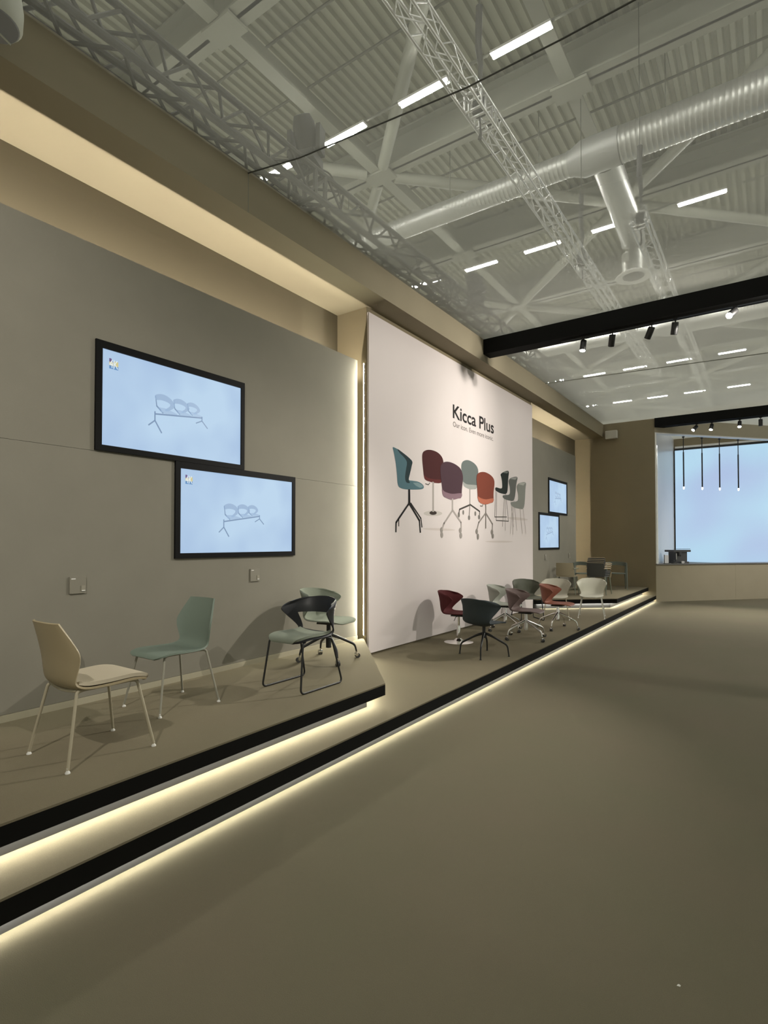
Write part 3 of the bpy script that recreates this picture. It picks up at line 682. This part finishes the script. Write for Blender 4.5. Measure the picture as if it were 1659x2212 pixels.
# ================================================================ SCREENS
def glow(c, k=1.0):
    return mat('screen_%d_%d_%d' % c, (0.02, 0.02, 0.02), 0.25, emit=lin(c), strength=SCREEN_GLOW*k)
def screen_mat():
    m = bpy.data.materials.new('screen_picture'); m.use_nodes = True; nt = m.node_tree; b = nt.nodes['Principled BSDF']
    b.inputs['Base Color'].default_value = (0.02, 0.02, 0.02, 1); b.inputs['Roughness'].default_value = 0.6; b.inputs['Specular IOR Level'].default_value = 0.1
    tc = nt.nodes.new('ShaderNodeTexCoord'); n = nt.nodes.new('ShaderNodeTexNoise'); n.inputs['Scale'].default_value = 1.3
    cr = nt.nodes.new('ShaderNodeValToRGB'); cr.color_ramp.elements[0].color = (*lin((164, 190, 222)), 1); cr.color_ramp.elements[1].color = (*lin((184, 210, 234)), 1)
    cr.color_ramp.elements[0].position = 0.35; cr.color_ramp.elements[1].position = 0.65
    nt.links.new(tc.outputs['Object'], n.inputs['Vector']); nt.links.new(n.outputs['Fac'], cr.inputs['Fac']); nt.links.new(cr.outputs['Color'], b.inputs['Emission Color'])
    b.inputs['Emission Strength'].default_value = SCREEN_GLOW
    return m
M_screen = screen_mat()
M_bezel = mat('screen_bezel', (0.004, 0.004, 0.004), 0.6, spec=0.12)
def bench_drawing(parent, y0, z0, k, shear, dark):
    """a row seat for three, drawn in flat tones; (y0,z0) is the top of its left post"""
    def T(pts): return [(0.0065, y0+a*k, z0+(b+shear*a)*k) for a, b in pts]
    t1, t2, t3 = glow(dark[0]), glow(dark[1]), glow(dark[2])
    for i in range(3):
        ox = (0.0, 0.19, 0.34)[i]; s = (1.0, 0.85, 0.72)[i]
        back = [(0.0, 0.15), (0.05, 0.168), (0.11, 0.160), (0.17, 0.125), (0.205, 0.075), (0.19, 0.045), (0.13, 0.015), (0.10, 0.025), (0.145, 0.055), (0.155, 0.08), (0.12, 0.10), (0.06, 0.112), (0.01, 0.112)]
        seat = [(0.03, 0.045), (0.10, 0.04), (0.15, 0.025), (0.235, -0.005), (0.22, -0.015), (0.10, -0.01), (0.05, 0.01)]
        side = [(0.0, 0.15), (0.008, 0.15), (0.022, 0.06), (0.09, -0.005), (0.08, -0.012), (0.012, 0.05)]
        m = MB(); m.add(T([(ox+a*s, b*s+0.0) for a, b in catmull(back)]), [tuple(range(len(back)*4))])
        o = obj('drawn_seat', m, t1, parent)
        obj('drawn_seat_pan', MB().add(T([(ox+a*s, b*s) for a, b in seat]), [tuple(range(len(seat)))]), t3, parent)
        obj('drawn_edge', MB().add(T([(ox+a*s, b*s) for a, b in side]), [tuple(range(len(side)))]), t2, parent)
    m = MB()
    def S(pts, w_):
        q = MB(); strokes(q, [(a, b) for a, b in pts], w_, 0.0); m.add(T([(b, c) for a, b, c in q.v]), q.f)
    S([(0.0, -0.02), (0.51, -0.02)], 0.014); S([(0.0, 0.0), (0.0, -0.08), (-0.062, -0.125)], 0.013); S([(0.0, -0.08), (0.068, -0.19)], 0.013)
    S([(0.51, -0.01), (0.51, -0.05), (0.443, -0.075)], 0.011); S([(0.51, -0.05), (0.575, -0.12)], 0.011)
    obj('drawn_frame', m, t2, parent)
def tv(label, y0, y1, z0, z1, draw=None, logo=None):
    b = 0.055; bt = 0.062
    t = thing('wall_screen', label, 'screen', (XW, y0, z0)); W_ = y1-y0; H_ = z1-z0
    fr = MB(); x1 = 0.022
    fr.box(0.001, x1, 0, b, 0, H_).box(0.001, x1, W_-b*0.8, W_, 0, H_).box(0.001, x1, b, W_-b*0.8, 0, b*0.9).box(0.001, x1, b, W_-b*0.8, H_-bt, H_)
    obj('bezel', fr, M_bezel, t)
    obj('display', MB().box(0.001, 0.006, b+0.0003, W_-b*0.8-0.0003, b*0.9+0.0003, H_-bt-0.0003), M_screen, t)
    if logo:
        ly, lz = logo[0]-y0, logo[1]-z0
        g = obj('logo', MB().add([(0.0068, ly, lz), (0.0068, ly+0.036, lz), (0.0068, ly+0.036, lz+0.028), (0.0068, ly, lz+0.028)], [(0,1,2,3)]).add([(0.0068, ly+0.042, lz), (0.0068, ly+0.08, lz), (0.0068, ly+0.08, lz+0.028), (0.0068, ly+0.042, lz+0.028)], [(0,1,2,3)]), glow((92, 140, 190)), t)
        obj('logo', MB().add([(0.0068, ly, lz+0.028), (0.0068, ly+0.036, lz+0.028), (0.0068, ly+0.036, lz+0.058), (0.0068, ly, lz+0.058)], [(0,1,2,3)]).add([(0.0068, ly+0.042, lz+0.028), (0.0068, ly+0.08, lz+0.028), (0.0068, ly+0.08, lz+0.07), (0.0068, ly+0.042, lz+0.07)], [(0,1,2,3)]), glow((205, 195, 140)), t)
        obj('logo', MB().add([(0.0068, ly, lz+0.058), (0.0068, ly+0.036, lz+0.058), (0.0068, ly+0.018, lz+0.088), (0.0068, ly, lz+0.088)], [(0,1,2,3)]), glow((100, 80, 130)), t)
        text_obj('logo_text', '4K', 0.105, glow((225, 235, 240)), t, (0.0075, ly+0.001, lz+0.008), RT, width=0.078, bold=0.0)
    if draw: bench_drawing(t, draw[0]-y0, draw[1]-z0, draw[2], draw[3], draw[4])
    return t
tones = [(152, 178, 208), (120, 145, 176), (162, 188, 216)]
faint = [(164, 188, 214), (140, 164, 194), (168, 190, 214)]
tv('upper left near wall screen, largest, showing a level row seat', 2.400, 3.990, 2.502, 3.430, (2.95, 2.925, 1.0, 0.11, tones), (2.519, 3.212))
tv('lower right near wall screen, showing a row seat sloping up', 3.160, 4.763, 1.580, 2.500, (3.735, 1.965, 0.95, 0.15, tones), (3.276, 2.294))
tv('upper far wall screen, right of the printed wall', 13.91, 15.48, 2.475, 3.388, (14.45, 2.90, 1.0, 0.05, faint))
tv('lower far wall screen, touching the printed wall edge', 13.18, 14.765, 1.556, 2.473, (13.75, 1.95, 1.0, 0.15, faint))

def outlet(y, z, label, w_=0.13, h_=0.135):
    t = thing('wall_socket', label, 'socket', (XW, y, z))
    obj('plate', MB().box(0.001, 0.013, 0, w_, 0, h_), mat('socket_plate', (0.205, 0.19, 0.15), 0.5), t)
    obj('switch', MB().box(0.0131, 0.018, w_-0.040, w_-0.008, 0.018, 0.062), mat('socket_switch', (0.26, 0.24, 0.19), 0.5), t)
    obj('name_strip', MB().box(0.0131, 0.0145, 0.012, 0.045, h_-0.020, h_-0.012), M_white, t)
    obj('indicator', MB().box(0.0181, 0.019, w_-0.038, w_-0.010, 0.018, 0.026), M_white, t)
outlet(2.212, 1.320, 'square socket plate on the wall left of the lower screen')
outlet(4.090, 1.312, 'square socket plate on the wall under the lower near screen')
outlet(13.62, 1.300, 'pale socket plate under the far screens by the printed wall')
outlet(15.60, 1.300, 'dim socket plate low on the far grey wall near its end')

# ================================================================ CHAIRS  (local: +x is the front, z=0 the feet)
def shell_mesh(name, prof, nrow, ncol, pw, hole=None, thick=0.014, material=None, rows=None):
    """prof rows: x, z, half width, wrap forward, rise of the edges"""
    R = catmull(prof, False, nrow)
    if rows: R = R[int(rows[0]*len(R)):int(math.ceil(rows[1]*len(R)))]
    n = ncol; g = []
    for x, z, hw, wr, ri in R:
        row = []
        for j in range(n+1):
            t = -1+2*j/n; a = abs(t)
            y = hw*math.sin(t*math.pi/2*0.8)/math.sin(math.pi/2*0.8)
            row.append(Vector((x+wr*a**pw, y, z+ri*a**2)))
        g.append(row)
    # offset along normals for the second skin
    N = []
    for i in range(len(g)):
        rr = []
        for j in range(n+1):
            du = g[min(i+1, len(g)-1)][j]-g[max(i-1, 0)][j]; dv = g[i][min(j+1, n)]-g[i][max(j-1, 0)]
            q = dv.cross(du)
            rr.append(q.normalized() if q.length > 1e-9 else Vector((0, 0, 1)))
        N.append(rr)
    v = [p for r in g for p in r]+[g[i][j]-N[i][j]*thick for i in range(len(g)) for j in range(n+1)]
    off = len(g)*(n+1); f = []
    def inh(i, j):
        if not hole: return False
        t = -1+2*(j+0.5)/n; s = i/(len(g)-1); return hole[0] < s < hole[1] and abs(t) < hole[2]
    keep = {}
    for i in range(len(g)-1):
        for j in range(n):
            if not inh(i, j): keep[(i, j)] = 1
    idx = lambda i, j: i*(n+1)+j
    for (i, j) in keep:
        q = (idx(i, j), idx(i, j+1), idx(i+1, j+1), idx(i+1, j)); f.append(q); f.append(tuple(k+off for k in reversed(q)))
        if (i-1, j) not in keep: f.append((idx(i, j), idx(i, j)+off, idx(i, j+1)+off, idx(i, j+1)))
        if (i+1, j) not in keep: f.append((idx(i+1, j+1), idx(i+1, j+1)+off, idx(i+1, j)+off, idx(i+1, j)))
        if (i, j-1) not in keep: f.append((idx(i+1, j), idx(i+1, j)+off, idx(i, j)+off, idx(i, j)))
        if (i, j+1) not in keep: f.append((idx(i, j+1), idx(i, j+1)+off, idx(i+1, j+1)+off, idx(i+1, j+1)))
    m = MB(); m.add(v, f)
    me = m.mesh(name, material); 
    for p in me.polygons: p.use_smooth = True
    try: me.set_sharp_from_angle(angle=math.radians(50))
    except Exception: pass
    return me

BUCKET = [(0.262, 0.428, 0.120, 0, 0), (0.250, 0.442, 0.178, 0, 0), (0.215, 0.455, 0.212, 0, 0), (0.13, 0.460, 0.228, 0, 0.006), (0.0, 0.450, 0.228, 0, 0.014), (-0.12, 0.442, 0.216, 0.0, 0.026),
          (-0.19, 0.445, 0.214, 0.022, 0.040), (-0.237, 0.482, 0.222, 0.075, 0.030), (-0.260, 0.550, 0.236, 0.140, 0.010), (-0.273, 0.625, 0.256, 0.215, -0.006),
          (-0.285, 0.695, 0.276, 0.275, -0.022), (-0.298, 0.750, 0.282, 0.270, -0.045), (-0.306, 0.785, 0.262, 0.215, -0.055), (-0.308, 0.796, 0.245, 0.190, -0.060)]
SLIM = [(0.262, 0.420, 0.150, 0, 0), (0.250, 0.434, 0.192, 0, 0), (0.22, 0.447, 0.215, 0, 0), (0.14, 0.455, 0.226, 0, 0.003), (0.0, 0.446, 0.226, 0, 0.008), (-0.12, 0.440, 0.212, 0.0, 0.014),
        (-0.185, 0.448, 0.198, 0.008, 0.020), (-0.220, 0.485, 0.192, 0.026, 0.012), (-0.236, 0.545, 0.205, 0.045, 0.0), (-0.246, 0.610, 0.222, 0.060, 0.0), (-0.256, 0.665, 0.226, 0.062, 0.0),
        (-0.272, 0.730, 0.205, 0.050, 0.0), (-0.288, 0.790, 0.180, 0.036, 0.0), (-0.302, 0.842, 0.158, 0.024, 0.0)]
SH = {}
def leg_glide(o, x, y, z0=0.0, r=0.0115, material=None):
    return obj('glide', MB().lathe([(r*1.25, 0.0), (r*1.25, 0.006), (r*0.7, 0.014), (r*0.6, 0.03)], 12, x, y), material or M_white, o, True)
def four_legs(t, material, r=0.0105, fx=0.265, fy=0.25, sx=0.175, sy=0.175, zt=0.437, glides=True):
    # front and rear bent bars under the seat, then a leg at every corner
    for sgn in (1, -1):
        obj('cross_bar', MB().tube(rnd([(sgn*(sx-0.0), -sy+0.012, zt-0.004), (sgn*(sx+0.012), 0, zt-0.018), (sgn*(sx-0.0), sy-0.012, zt-0.004)], 0.1), r, 8), material, t, True)
    for sgn in (1, -1):
        obj('side_bar', MB().tube([(-sx, sgn*(sy-0.01), zt-0.004), (sx, sgn*(sy-0.01), zt-0.004)], r*0.9, 8), material, t, True)
    for sxx in (1, -1):
        for syy in (1, -1):
            p = rnd([(sxx*(sx-0.03), syy*(sy-0.012), zt-0.003), (sxx*(sx+0.012), syy*(sy+0.008), zt-0.006), (sxx*fx, syy*fy, 0.018)], 0.035)
            n = len(p); l = obj('leg', MB().tube(p, [r*(1.05-0.25*i/(n-1)) for i in range(n)], 10), material, t, True)
            if glides: leg_glide(l, sxx*fx, syy*fy)
def sled(t, material, r=0.009):
    for s in (1, -1):
        y = s*0.235
        obj('sled_runner', MB().tube(rnd([(0.17, s*0.19, 0.435), (0.215, s*0.205, 0.430), (0.275, y, r), (-0.285, y, r), (-0.175, s*0.20, 0.425), (-0.13, s*0.18, 0.436)], 0.05, 6), r, 10), material, t, True)
    for x in (0.17, -0.13):
        obj('cross_bar', MB().tube([(x, -0.19, 0.434), (x, 0.19, 0.434)], r, 8), material, t, True)
def swivel(t, material, base, n=4, rot=0.0, R=0.31, casters=True, hub=0.285, fat=1.0):
    obj('column', MB().lathe([(0.030*fat, 0.14 if casters else 0.24), (0.030*fat, 0.30), (0.024*fat, 0.31), (0.024*fat, 0.41)], 16), material, t, True)
    obj('seat_plate', MB().box(-0.10, 0.10, -0.09, 0.09, 0.405, 0.425).tube([(0.0, 0.05, 0.405), (0.0, 0.16, 0.395), (0.03, 0.22, 0.385)], 0.005, 6), M_dark, t)
    for k in range(n):
        a = rot+2*math.pi*k/n; c, s = math.cos(a), math.sin(a); zf = 0.075 if casters else 0.012
        p = rnd([(0.01*c, 0.01*s, hub), (0.10*c, 0.10*s, hub-0.030), ((R-0.02)*c, (R-0.02)*s, 0.155), (R*c, R*s, zf)], 0.045, 4); m_ = len(p)
        l = obj('base_leg', MB().tube(p, [0.020*fat*(1-0.5*i/(m_-1)) for i in range(m_)], 10), base, t, True)
        if casters:
            cx, cy = R*c, R*s; q = 0.021
            ux, uy = -s, c
            for sg in (-1, 1):
                m = MB(); ce_ = Vector((cx+ux*sg*0.013, cy+uy*sg*0.013, 0.0))
                m.tube([(cx+ux*sg*0.006+c*0.012, cy+uy*sg*0.006+s*0.012, 0.027), (cx+ux*sg*0.021+c*0.012, cy+uy*sg*0.021+s*0.012, 0.027)], 0.0268, 14)
                obj('wheel', m, M_wheel, l, True)
            obj('caster_hood', MB().tube([(cx, cy, 0.085), (cx, cy, 0.056)], 0.010, 8).tube([(cx+ux*0.022, cy+uy*0.022, 0.040), (cx-ux*0.022, cy-uy*0.022, 0.040)], 0.019, 10), M_chrome, l, True)
        else: leg_glide(l, R*c, R*s, 0, 0.012, M_blackm)
def disc_base(t):
    obj('base_disc', MB().lathe([(0.225, 0.0), (0.225, 0.006), (0.19, 0.014), (0.09, 0.026), (0.075, 0.03), (0.05, 0.055), (0.032, 0.065)], 40), M_chrome, t, True)
    obj('column', MB().lathe([(0.030, 0.065), (0.030, 0.24), (0.024, 0.26), (0.020, 0.262), (0.020, 0.41)], 20), M_chrome, t, True)
    obj('seat_plate', MB().box(-0.10, 0.10, -0.09, 0.09, 0.405, 0.425), M_dark, t)
    obj('lever', MB().tube(rnd([(0.0, -0.05, 0.405), (-0.01, -0.13, 0.400), (-0.015, -0.15, 0.36), (-0.02, -0.175, 0.355)], 0.02), 0.005, 8), M_dark, t, True)
def plastic(name, c, rough=0.55): return mat(name, c, rough, bump=0.15, bscale=300, spec=0.35)
def chair(label, x, y, z, heading, kind, color, base, **kw):
    t = thing('chair', label, 'chair', (x, y, z), math.radians(heading))
    sh = {'bucket': BUCKET, 'slim': SLIM}[kind]
    obj('seat_shell', shell_mesh('seat_shell', sh, 4, 22, 2.3 if kind == 'bucket' else 2.0, kw.get('hole'), 0.013, color), None, t)
    if kw.get('pad'):
        pr = [(a-0.012 if i == 0 else a, b+0.004, c*0.93, d, e) for i, (a, b, c, d, e) in enumerate(sh[:7])]
        obj('seat_pad', shell_mesh('seat_pad', pr, 4, 20, 2.0, None, -0.022, kw['pad']), None, t)
    base(t); return t
green = plastic('sage_plastic', (0.160, 0.200, 0.165)); beigep = plastic('taupe_plastic', (0.300, 0.245, 0.150), 0.4)
padm = mat('beige_felt', (0.40, 0.355, 0.27), 0.95, bump=0.5, bscale=500, spec=0.1)
sagef = mat('sage_felt', (0.205, 0.225, 0.180), 0.95, bump=0.5, bscale=500, spec=0.1)
legp = mat('sand_painted_steel', (0.36, 0.32, 0.23), 0.45); legg = mat('grey_painted_steel', (0.27, 0.26, 0.21), 0.45)
blackpl = plastic('black_plastic', (0.018, 0.019, 0.022), 0.4)
chair('beige slim shell chair with a felt seat pad, back turned, nearest to the camera', -3.53, 1.853, Z2, 89, 'slim', beigep, lambda t: four_legs(t, legp, 0.0115), pad=padm)
chair('sage green slim shell chair under the lower near screen, seat facing left', -4.00, 2.742, Z2, -91, 'slim', green, lambda t: four_legs(t, legg, 0.0105))
chair('black ring-backed chair on black sled runners with a sage seat pad', -3.545, 3.79, Z2, -90, 'bucket', blackpl, lambda t: sled(t, M_blackm), hole=(0.50, 0.70, 0.70), pad=sagef)
chair('sage upholstered swivel chair on a black four-star base, behind the ring-backed chair', -4.06, 4.76, Z2, 8, 'bucket', sagef, lambda t: swivel(t, M_blackm, M_blackm, 4, math.radians(-33-8), 0.33))
chair('dark red bucket chair on a round chrome disc base', -3.97, 7.74, Z1, 10, 'bucket', plastic('wine_fabric', (0.080, 0.014, 0.016), 0.9), disc_base)
chair('dark slate blue bucket chair on a black spider base, back turned', -3.23, 7.05, Z1, 78, 'bucket', plastic('slate_fabric', (0.040, 0.050, 0.056), 0.9), lambda t: swivel(t, M_blackm, M_blackm, 4, math.radians(17-78), 0.335, False, 0.30, 0.95))
chair('mauve bucket chair on a white four-star base with casters', -3.23, 8.65, Z1, 4, 'bucket', plastic('mauve_plastic', (0.140, 0.096, 0.090)), lambda t: swivel(t, M_satin, M_satin, 4, math.radians(57), 0.37))
chair('pale grey bucket chair on casters against the print, behind the slate blue chair', -3.84, 9.28, Z1, 6, 'bucket', plastic('pale_grey_plastic', (0.30, 0.31, 0.27)), lambda t: swivel(t, M_chrome, M_chrome, 4, math.radians(57), 0.33))
chair('dark olive green bucket chair on black sled runners beside the print edge', -4.02, 10.85, Z1, -48, 'bucket', plastic('olive_plastic', (0.085, 0.090, 0.066)), lambda t: sled(t, M_blackm))
chair('rust orange bucket chair on a chrome four-star base with casters', -3.13, 9.97, Z1, 2, 'bucket', plastic('rust_plastic', (0.205, 0.070, 0.042)), lambda t: swivel(t, M_chrome, M_chrome, 4, math.radians(-3), 0.345))
chair('cream bucket chair on four light legs, half hidden behind the rust chair', -3.60, 11.35, Z1, -72, 'bucket', plastic('cream_plastic', (0.42, 0.40, 0.33)), lambda t: four_legs(t, legp, 0.010))
chair('off-white bucket chair on four white legs, rightmost on the low platform', -3.045, 11.93, Z1, -78, 'bucket', plastic('white_plastic', (0.54, 0.53, 0.45)), lambda t: four_legs(t, mat('white_steel', (0.6, 0.6, 0.55), 0.4), 0.010))

# far chairs on the small upper platform
wood = mat('pale_wood', (0.34, 0.27, 0.16), 0.5, noise=0.2, nscale=20); woodg = mat('grey_green_wood', (0.20, 0.21, 0.155), 0.5)
def wood_legs(t, material, w_=0.23, d_=0.22, top=0.44):
    for sx in (1, -1):
        for sy in (1, -1):
            obj('leg', MB().tube([(sx*(d_-0.02), sy*(w_-0.01), top), (sx*(d_+0.03), sy*(w_+0.03), 0.004)], [0.020, 0.013], 10), material, t, True)
def panel_chair(label, x, y, z, h, m_back, m_seat, m_leg, group=None, legs=True, edge=None):
    t = thing('chair', label, 'chair', (x, y, z), math.radians(h), group)
    m = MB(); n = 10; vs = []
    for k in range(2):
        for zz, xx, hw in ((0.47, -0.20, 0.225), (0.62, -0.225, 0.222), (0.80, -0.265, 0.205)):
            for j in range(n+1):
                a = -1+2*j/n; vs.append((xx+0.035*a*a-k*0.016, a*hw, zz))
    fs = []; r = n+1
    for i in range(2):
        for j in range(n):
            q = (i*r+j, i*r+j+1, (i+1)*r+j+1, (i+1)*r+j); fs.append(q); fs.append(tuple(v+3*r for v in reversed(q)))
    for j in range(n): fs.append((j+1, j, j+3*r, j+1+3*r)); fs.append((2*r+j, 2*r+j+1, 5*r+j+1, 5*r+j))
    for i in range(2): fs.append((i*r, (i+1)*r, (i+1)*r+3*r, i*r+3*r)); fs.append(((i+1)*r+n, i*r+n, i*r+n+3*r, (i+1)*r+n+3*r))
    b = obj('backrest', MB().add(vs, fs), m_back, t, True)
    if edge: obj('edge_strip', MB().tube([(-0.265+0.035*a*a-0.008, a*0.205, 0.803) for a in [-1+2*j/n for j in range(n+1)]], 0.008, 6), edge, b)
    obj('seat', MB().prism([(-0.20, -0.21), (0.22, -0.225), (0.24, 0.0), (0.22, 0.225), (-0.20, 0.21)], 0.445, 0.468), m_seat, t)
    for s in (1, -1):
        obj('armrest', MB().tube(rnd([(-0.245, s*0.215, 0.66), (-0.10, s*0.265, 0.665), (0.10, s*0.268, 0.655), (0.17, s*0.262, 0.640)], 0.08), 0.013, 8), m_leg if not edge else edge, t, True)
    if legs: wood_legs(t, m_leg)
    else:
        for s in (1, -1): obj('leg', MB().tube([(0.19, s*0.235, 0.44), (0.19, s*0.245, 0.38)], 0.014, 8), m_leg, t)
    return t
tanp = mat('tan_panel', (0.34, 0.29, 0.195), 0.6); darkp = mat('charcoal_panel', (0.062, 0.062, 0.055), 0.6)
panel_chair('tan panel-backed armchair, back turned, leftmost on the far upper platform', -4.28, 14.35, Z2, 96, tanp, tanp, woodg)
for k in range(4):
    lab = ['bottom chair of the charcoal stack with wooden edges by the end wall', 'second chair from the bottom of the charcoal stack', 'third chair from the bottom of the charcoal stack', 'topmost chair of the charcoal stack with wooden edges'][k]
    c_ = panel_chair(lab, -3.60+0.0*k, 14.75+0.035*k, Z2+0.042*k+(0.0), 88, darkp, darkp, wood if k else woodg, 'stacked charcoal chairs', k == 0, wood)
def round_chair(label, x, y, z, h, m_):
    t = thing('chair', label, 'chair', (x, y, z), math.radians(h))
    n = 18; R_ = []
    v = []
    for k in range(n+1):
        a = math.radians(75+210*k/n); rx = 0.235; ry = 0.255
        hz = 0.10 if 3 < k < n-3 else 0.035+0.065*min(k, n-k)/4
        for (dr, dzz) in ((0.0, 0), (0.0, -hz), (0.020, -hz), (0.020, 0)): v.append(((rx+dr)*math.cos(a)-0.02, (ry+dr)*math.sin(a), 0.775-0.035*abs(k-n/2)/(n/2)+dzz))
    f = [(i*4+q, i*4+(q+1) % 4, (i+1)*4+(q+1) % 4, (i+1)*4+q) for i in range(n) for q in range(4)]+[(0, 3, 2, 1), (n*4, n*4+1, n*4+2, n*4+3)]
    obj('backrest', MB().add(v, f), m_, t, True)
    obj('seat', MB().prism([(0.23*math.cos(a*math.pi/10), 0.235*math.sin(a*math.pi/10)) for a in range(20)], 0.435, 0.465), m_, t)
    for s in (1, -1):
        obj('leg', MB().tube([(0.06, s*0.262, 0.74), (0.10, s*0.262, 0.46), (0.20, s*0.27, 0.004)], [0.018, 0.02, 0.013], 10), m_, t, True)
        obj('leg', MB().tube([(-0.10, s*0.245, 0.70), (-0.17, s*0.24, 0.42), (-0.25, s*0.25, 0.004)], [0.018, 0.02, 0.013], 10), m_, t, True)
        obj('side_rail', MB().tube([(-0.16, s*0.225, 0.42), (0.11, s*0.235, 0.42)], 0.016, 8), m_, t, True)
    return t
teal = plastic('grey_green_paint', (0.135, 0.155, 0.130))
round_chair('grey-green round-backed armchair, rightmost on the far upper platform', -3.55, 16.55, Z2, -75, teal)
round_chair('grey-green round-backed armchair half hidden between the tan chair and the stack', -4.30, 15.95, Z2, -60, teal)

# ================================================================ BAR OPENING: glowing screen, pendants, counter things
t = thing('led_screen', 'huge glowing pale blue screen behind the bar opening', 'screen', (-2.70, 21.80, 1.06))
m = bpy.data.materials.new('blue_screen_picture'); m.use_nodes = True; nt = m.node_tree; b_ = nt.nodes['Principled BSDF']
b_.inputs['Base Color'].default_value = (0.05, 0.05, 0.05, 1)
tc = nt.nodes.new('ShaderNodeTexCoord'); n_ = nt.nodes.new('ShaderNodeTexNoise'); n_.inputs['Scale'].default_value = 0.42; n_.inputs['Detail'].default_value = 1
cr = nt.nodes.new('ShaderNodeValToRGB'); cr.color_ramp.elements[0].position = 0.38; cr.color_ramp.elements[1].position = 0.62
cr.color_ramp.elements[0].color = (*lin((176, 212, 234)), 1); cr.color_ramp.elements[1].color = (*lin((170, 190, 224)), 1)
nt.links.new(tc.outputs['Object'], n_.inputs['Vector']); nt.links.new(n_.outputs['Fac'], cr.inputs['Fac']); nt.links.new(cr.outputs['Color'], b_.inputs['Emission Color']); b_.inputs['Emission Strength'].default_value = 0.5
obj('display', MB().box(0.0, 9.0, 0.0, 0.095, 0.0, 3.895), m, t)
obj('frame', MB().box(0.0, 9.0, -0.01, 0.095, 3.90, 3.955).box(-0.012, -0.001, -0.01, 0.095, 0.0, 3.955), M_blackm, t)
ordn = ['leftmost', 'second from left', 'third from left', 'rightmost']
for k, tt in enumerate((0.318, 0.490, 0.655, 0.835)):
    x, y, z = on_wall(tt*3.93, 0.28)
    p = thing('pendant_lamp', ordn[k]+' thin black tube pendant in the bar opening', 'lamp', (x, y, 3.36))
    obj('canopy', MB().lathe([(0.035, 1.565), (0.035, 1.60)], 14), M_blackm, p, True)
    obj('cord', MB().tube([(0, 0, 1.10), (0, 0, 1.6)], 0.012, 8), M_blackm, p)
    obj('tube_body', MB().lathe([(0.017, 0.07), (0.019, 0.075), (0.019, 1.12), (0.012, 1.13)], 12), M_blackm, p, True)
    obj('glass_tip', MB().lathe([(0.010, -0.012), (0.020, 0.0), (0.024, 0.03), (0.024, 0.069)], 12), mat('pendant_glow', (1, 1, 1), 0.3, emit=(0.95, 0.97, 1.0), strength=1.1), p, True)
ang = math.atan2(DD.y, DD.x)
def on_counter(name, label, cat, tt, inw, rz=0.0, group=None): 
    x, y, z = on_wall(tt, inw); return thing(name, label, cat, (x, y, 1.112), ang+rz, group)
E_ = mat('machine_steel', (0.10, 0.10, 0.105), 0.35, 0.6)
t = on_counter('espresso_machine', 'dark espresso machine at the left end of the bar counter', 'coffee machine', 0.98, 0.27)
obj('body', MB().box(-0.14, 0.26, -0.10, 0.20, 0.05, 0.34).box(-0.20, 0.30, -0.13, 0.22, 0.0, 0.05), E_, t)
obj('cup_tray', MB().box(-0.26, 0.34, -0.16, 0.22, 0.34, 0.40).tube([(-0.25, -0.15, 0.43), (0.33, -0.15, 0.43)], 0.006, 6), E_, t)
g = obj('group_head', MB().lathe([(0.035, 0.22), (0.04, 0.26), (0.04, 0.34)], 14, -0.03, -0.13), E_, t, True)
obj('handle', MB().tube([(-0.03, -0.16, 0.235), (-0.12, -0.26, 0.225)], 0.013, 8), M_blackm, g, True)
obj('steam_wand', MB().tube(rnd([(-0.12, -0.10, 0.33), (-0.17, -0.16, 0.30), (-0.18, -0.17, 0.12)], 0.03), 0.006, 6), M_chrome, t, True)
def cup(tt, inw, dz, label, r=0.035):
    c = on_counter('cup', label, 'cup', tt, inw); c.location.z += dz
    obj('cup_body', MB().lathe([(r*0.6, 0.0), (r*0.85, 0.02), (r, 0.065), (r*0.93, 0.066), (r*0.7, 0.02), (r*0.3, 0.012)], 16), M_whitegl, c, True)
    obj('cup_handle', MB().tube(rnd([(r*0.9, 0, 0.055), (r*1.6, 0, 0.05), (r*1.5, 0, 0.02), (r*0.8, 0, 0.018)], 0.01), 0.004, 6), M_whitegl, c, True)
cup(1.02, 0.085, 0.0, 'white cup standing in front of the espresso machine', 0.034)
cup(0.955, 0.05, 0.0, 'white cup left of the espresso machine body', 0.03)
cup(0.45, 0.20, 0.40, 'small cup upside on the left of the machine tray', 0.03) if False else None
t = on_counter('sign_stand', 'small white card in a dark stand at the left end of the counter', 'sign', 0.50, 0.16, 0.2)
obj('card', MB().box(-0.09, 0.09, -0.004, 0.0, 0.01, 0.245), M_whitegl, t)
obj('stand', MB().box(-0.10, -0.091, -0.012, 0.006, 0.0, 0.26).box(-0.10, 0.10, -0.03, 0.03, 0.0, 0.009), M_dark, t)
t = on_counter('grinder', 'low dark tamper stand between the card and the machine', 'stand', 0.68, 0.06)
obj('base', MB().box(-0.06, 0.06, -0.05, 0.05, 0.0, 0.015), M_dark, t)
obj('tamper', MB().lathe([(0.028, 0.015), (0.028, 0.03), (0.008, 0.04), (0.016, 0.09), (0.012, 0.11)], 14), E_, t, True)
for k, (x, y) in enumerate(((-0.28, 3.4), (-1.35, 7.6))):
    pass
tag(obj('paper_scrap', MB().add([(0, 0, 0.001), (0.012, 0.002, 0.001), (0.014, 0.008, 0.003), (0.004, 0.012, 0.002)], [(0,1,2,3)]).add([(0.004, 0.003, 0.0035), (0.012, 0.005, 0.002), (0.009, 0.010, 0.005)], [(0,1,2)]), M_white, loc=(-0.318, 2.46, 0.0)), 'tiny white paper scrap lying on the aisle carpet', 'scrap')
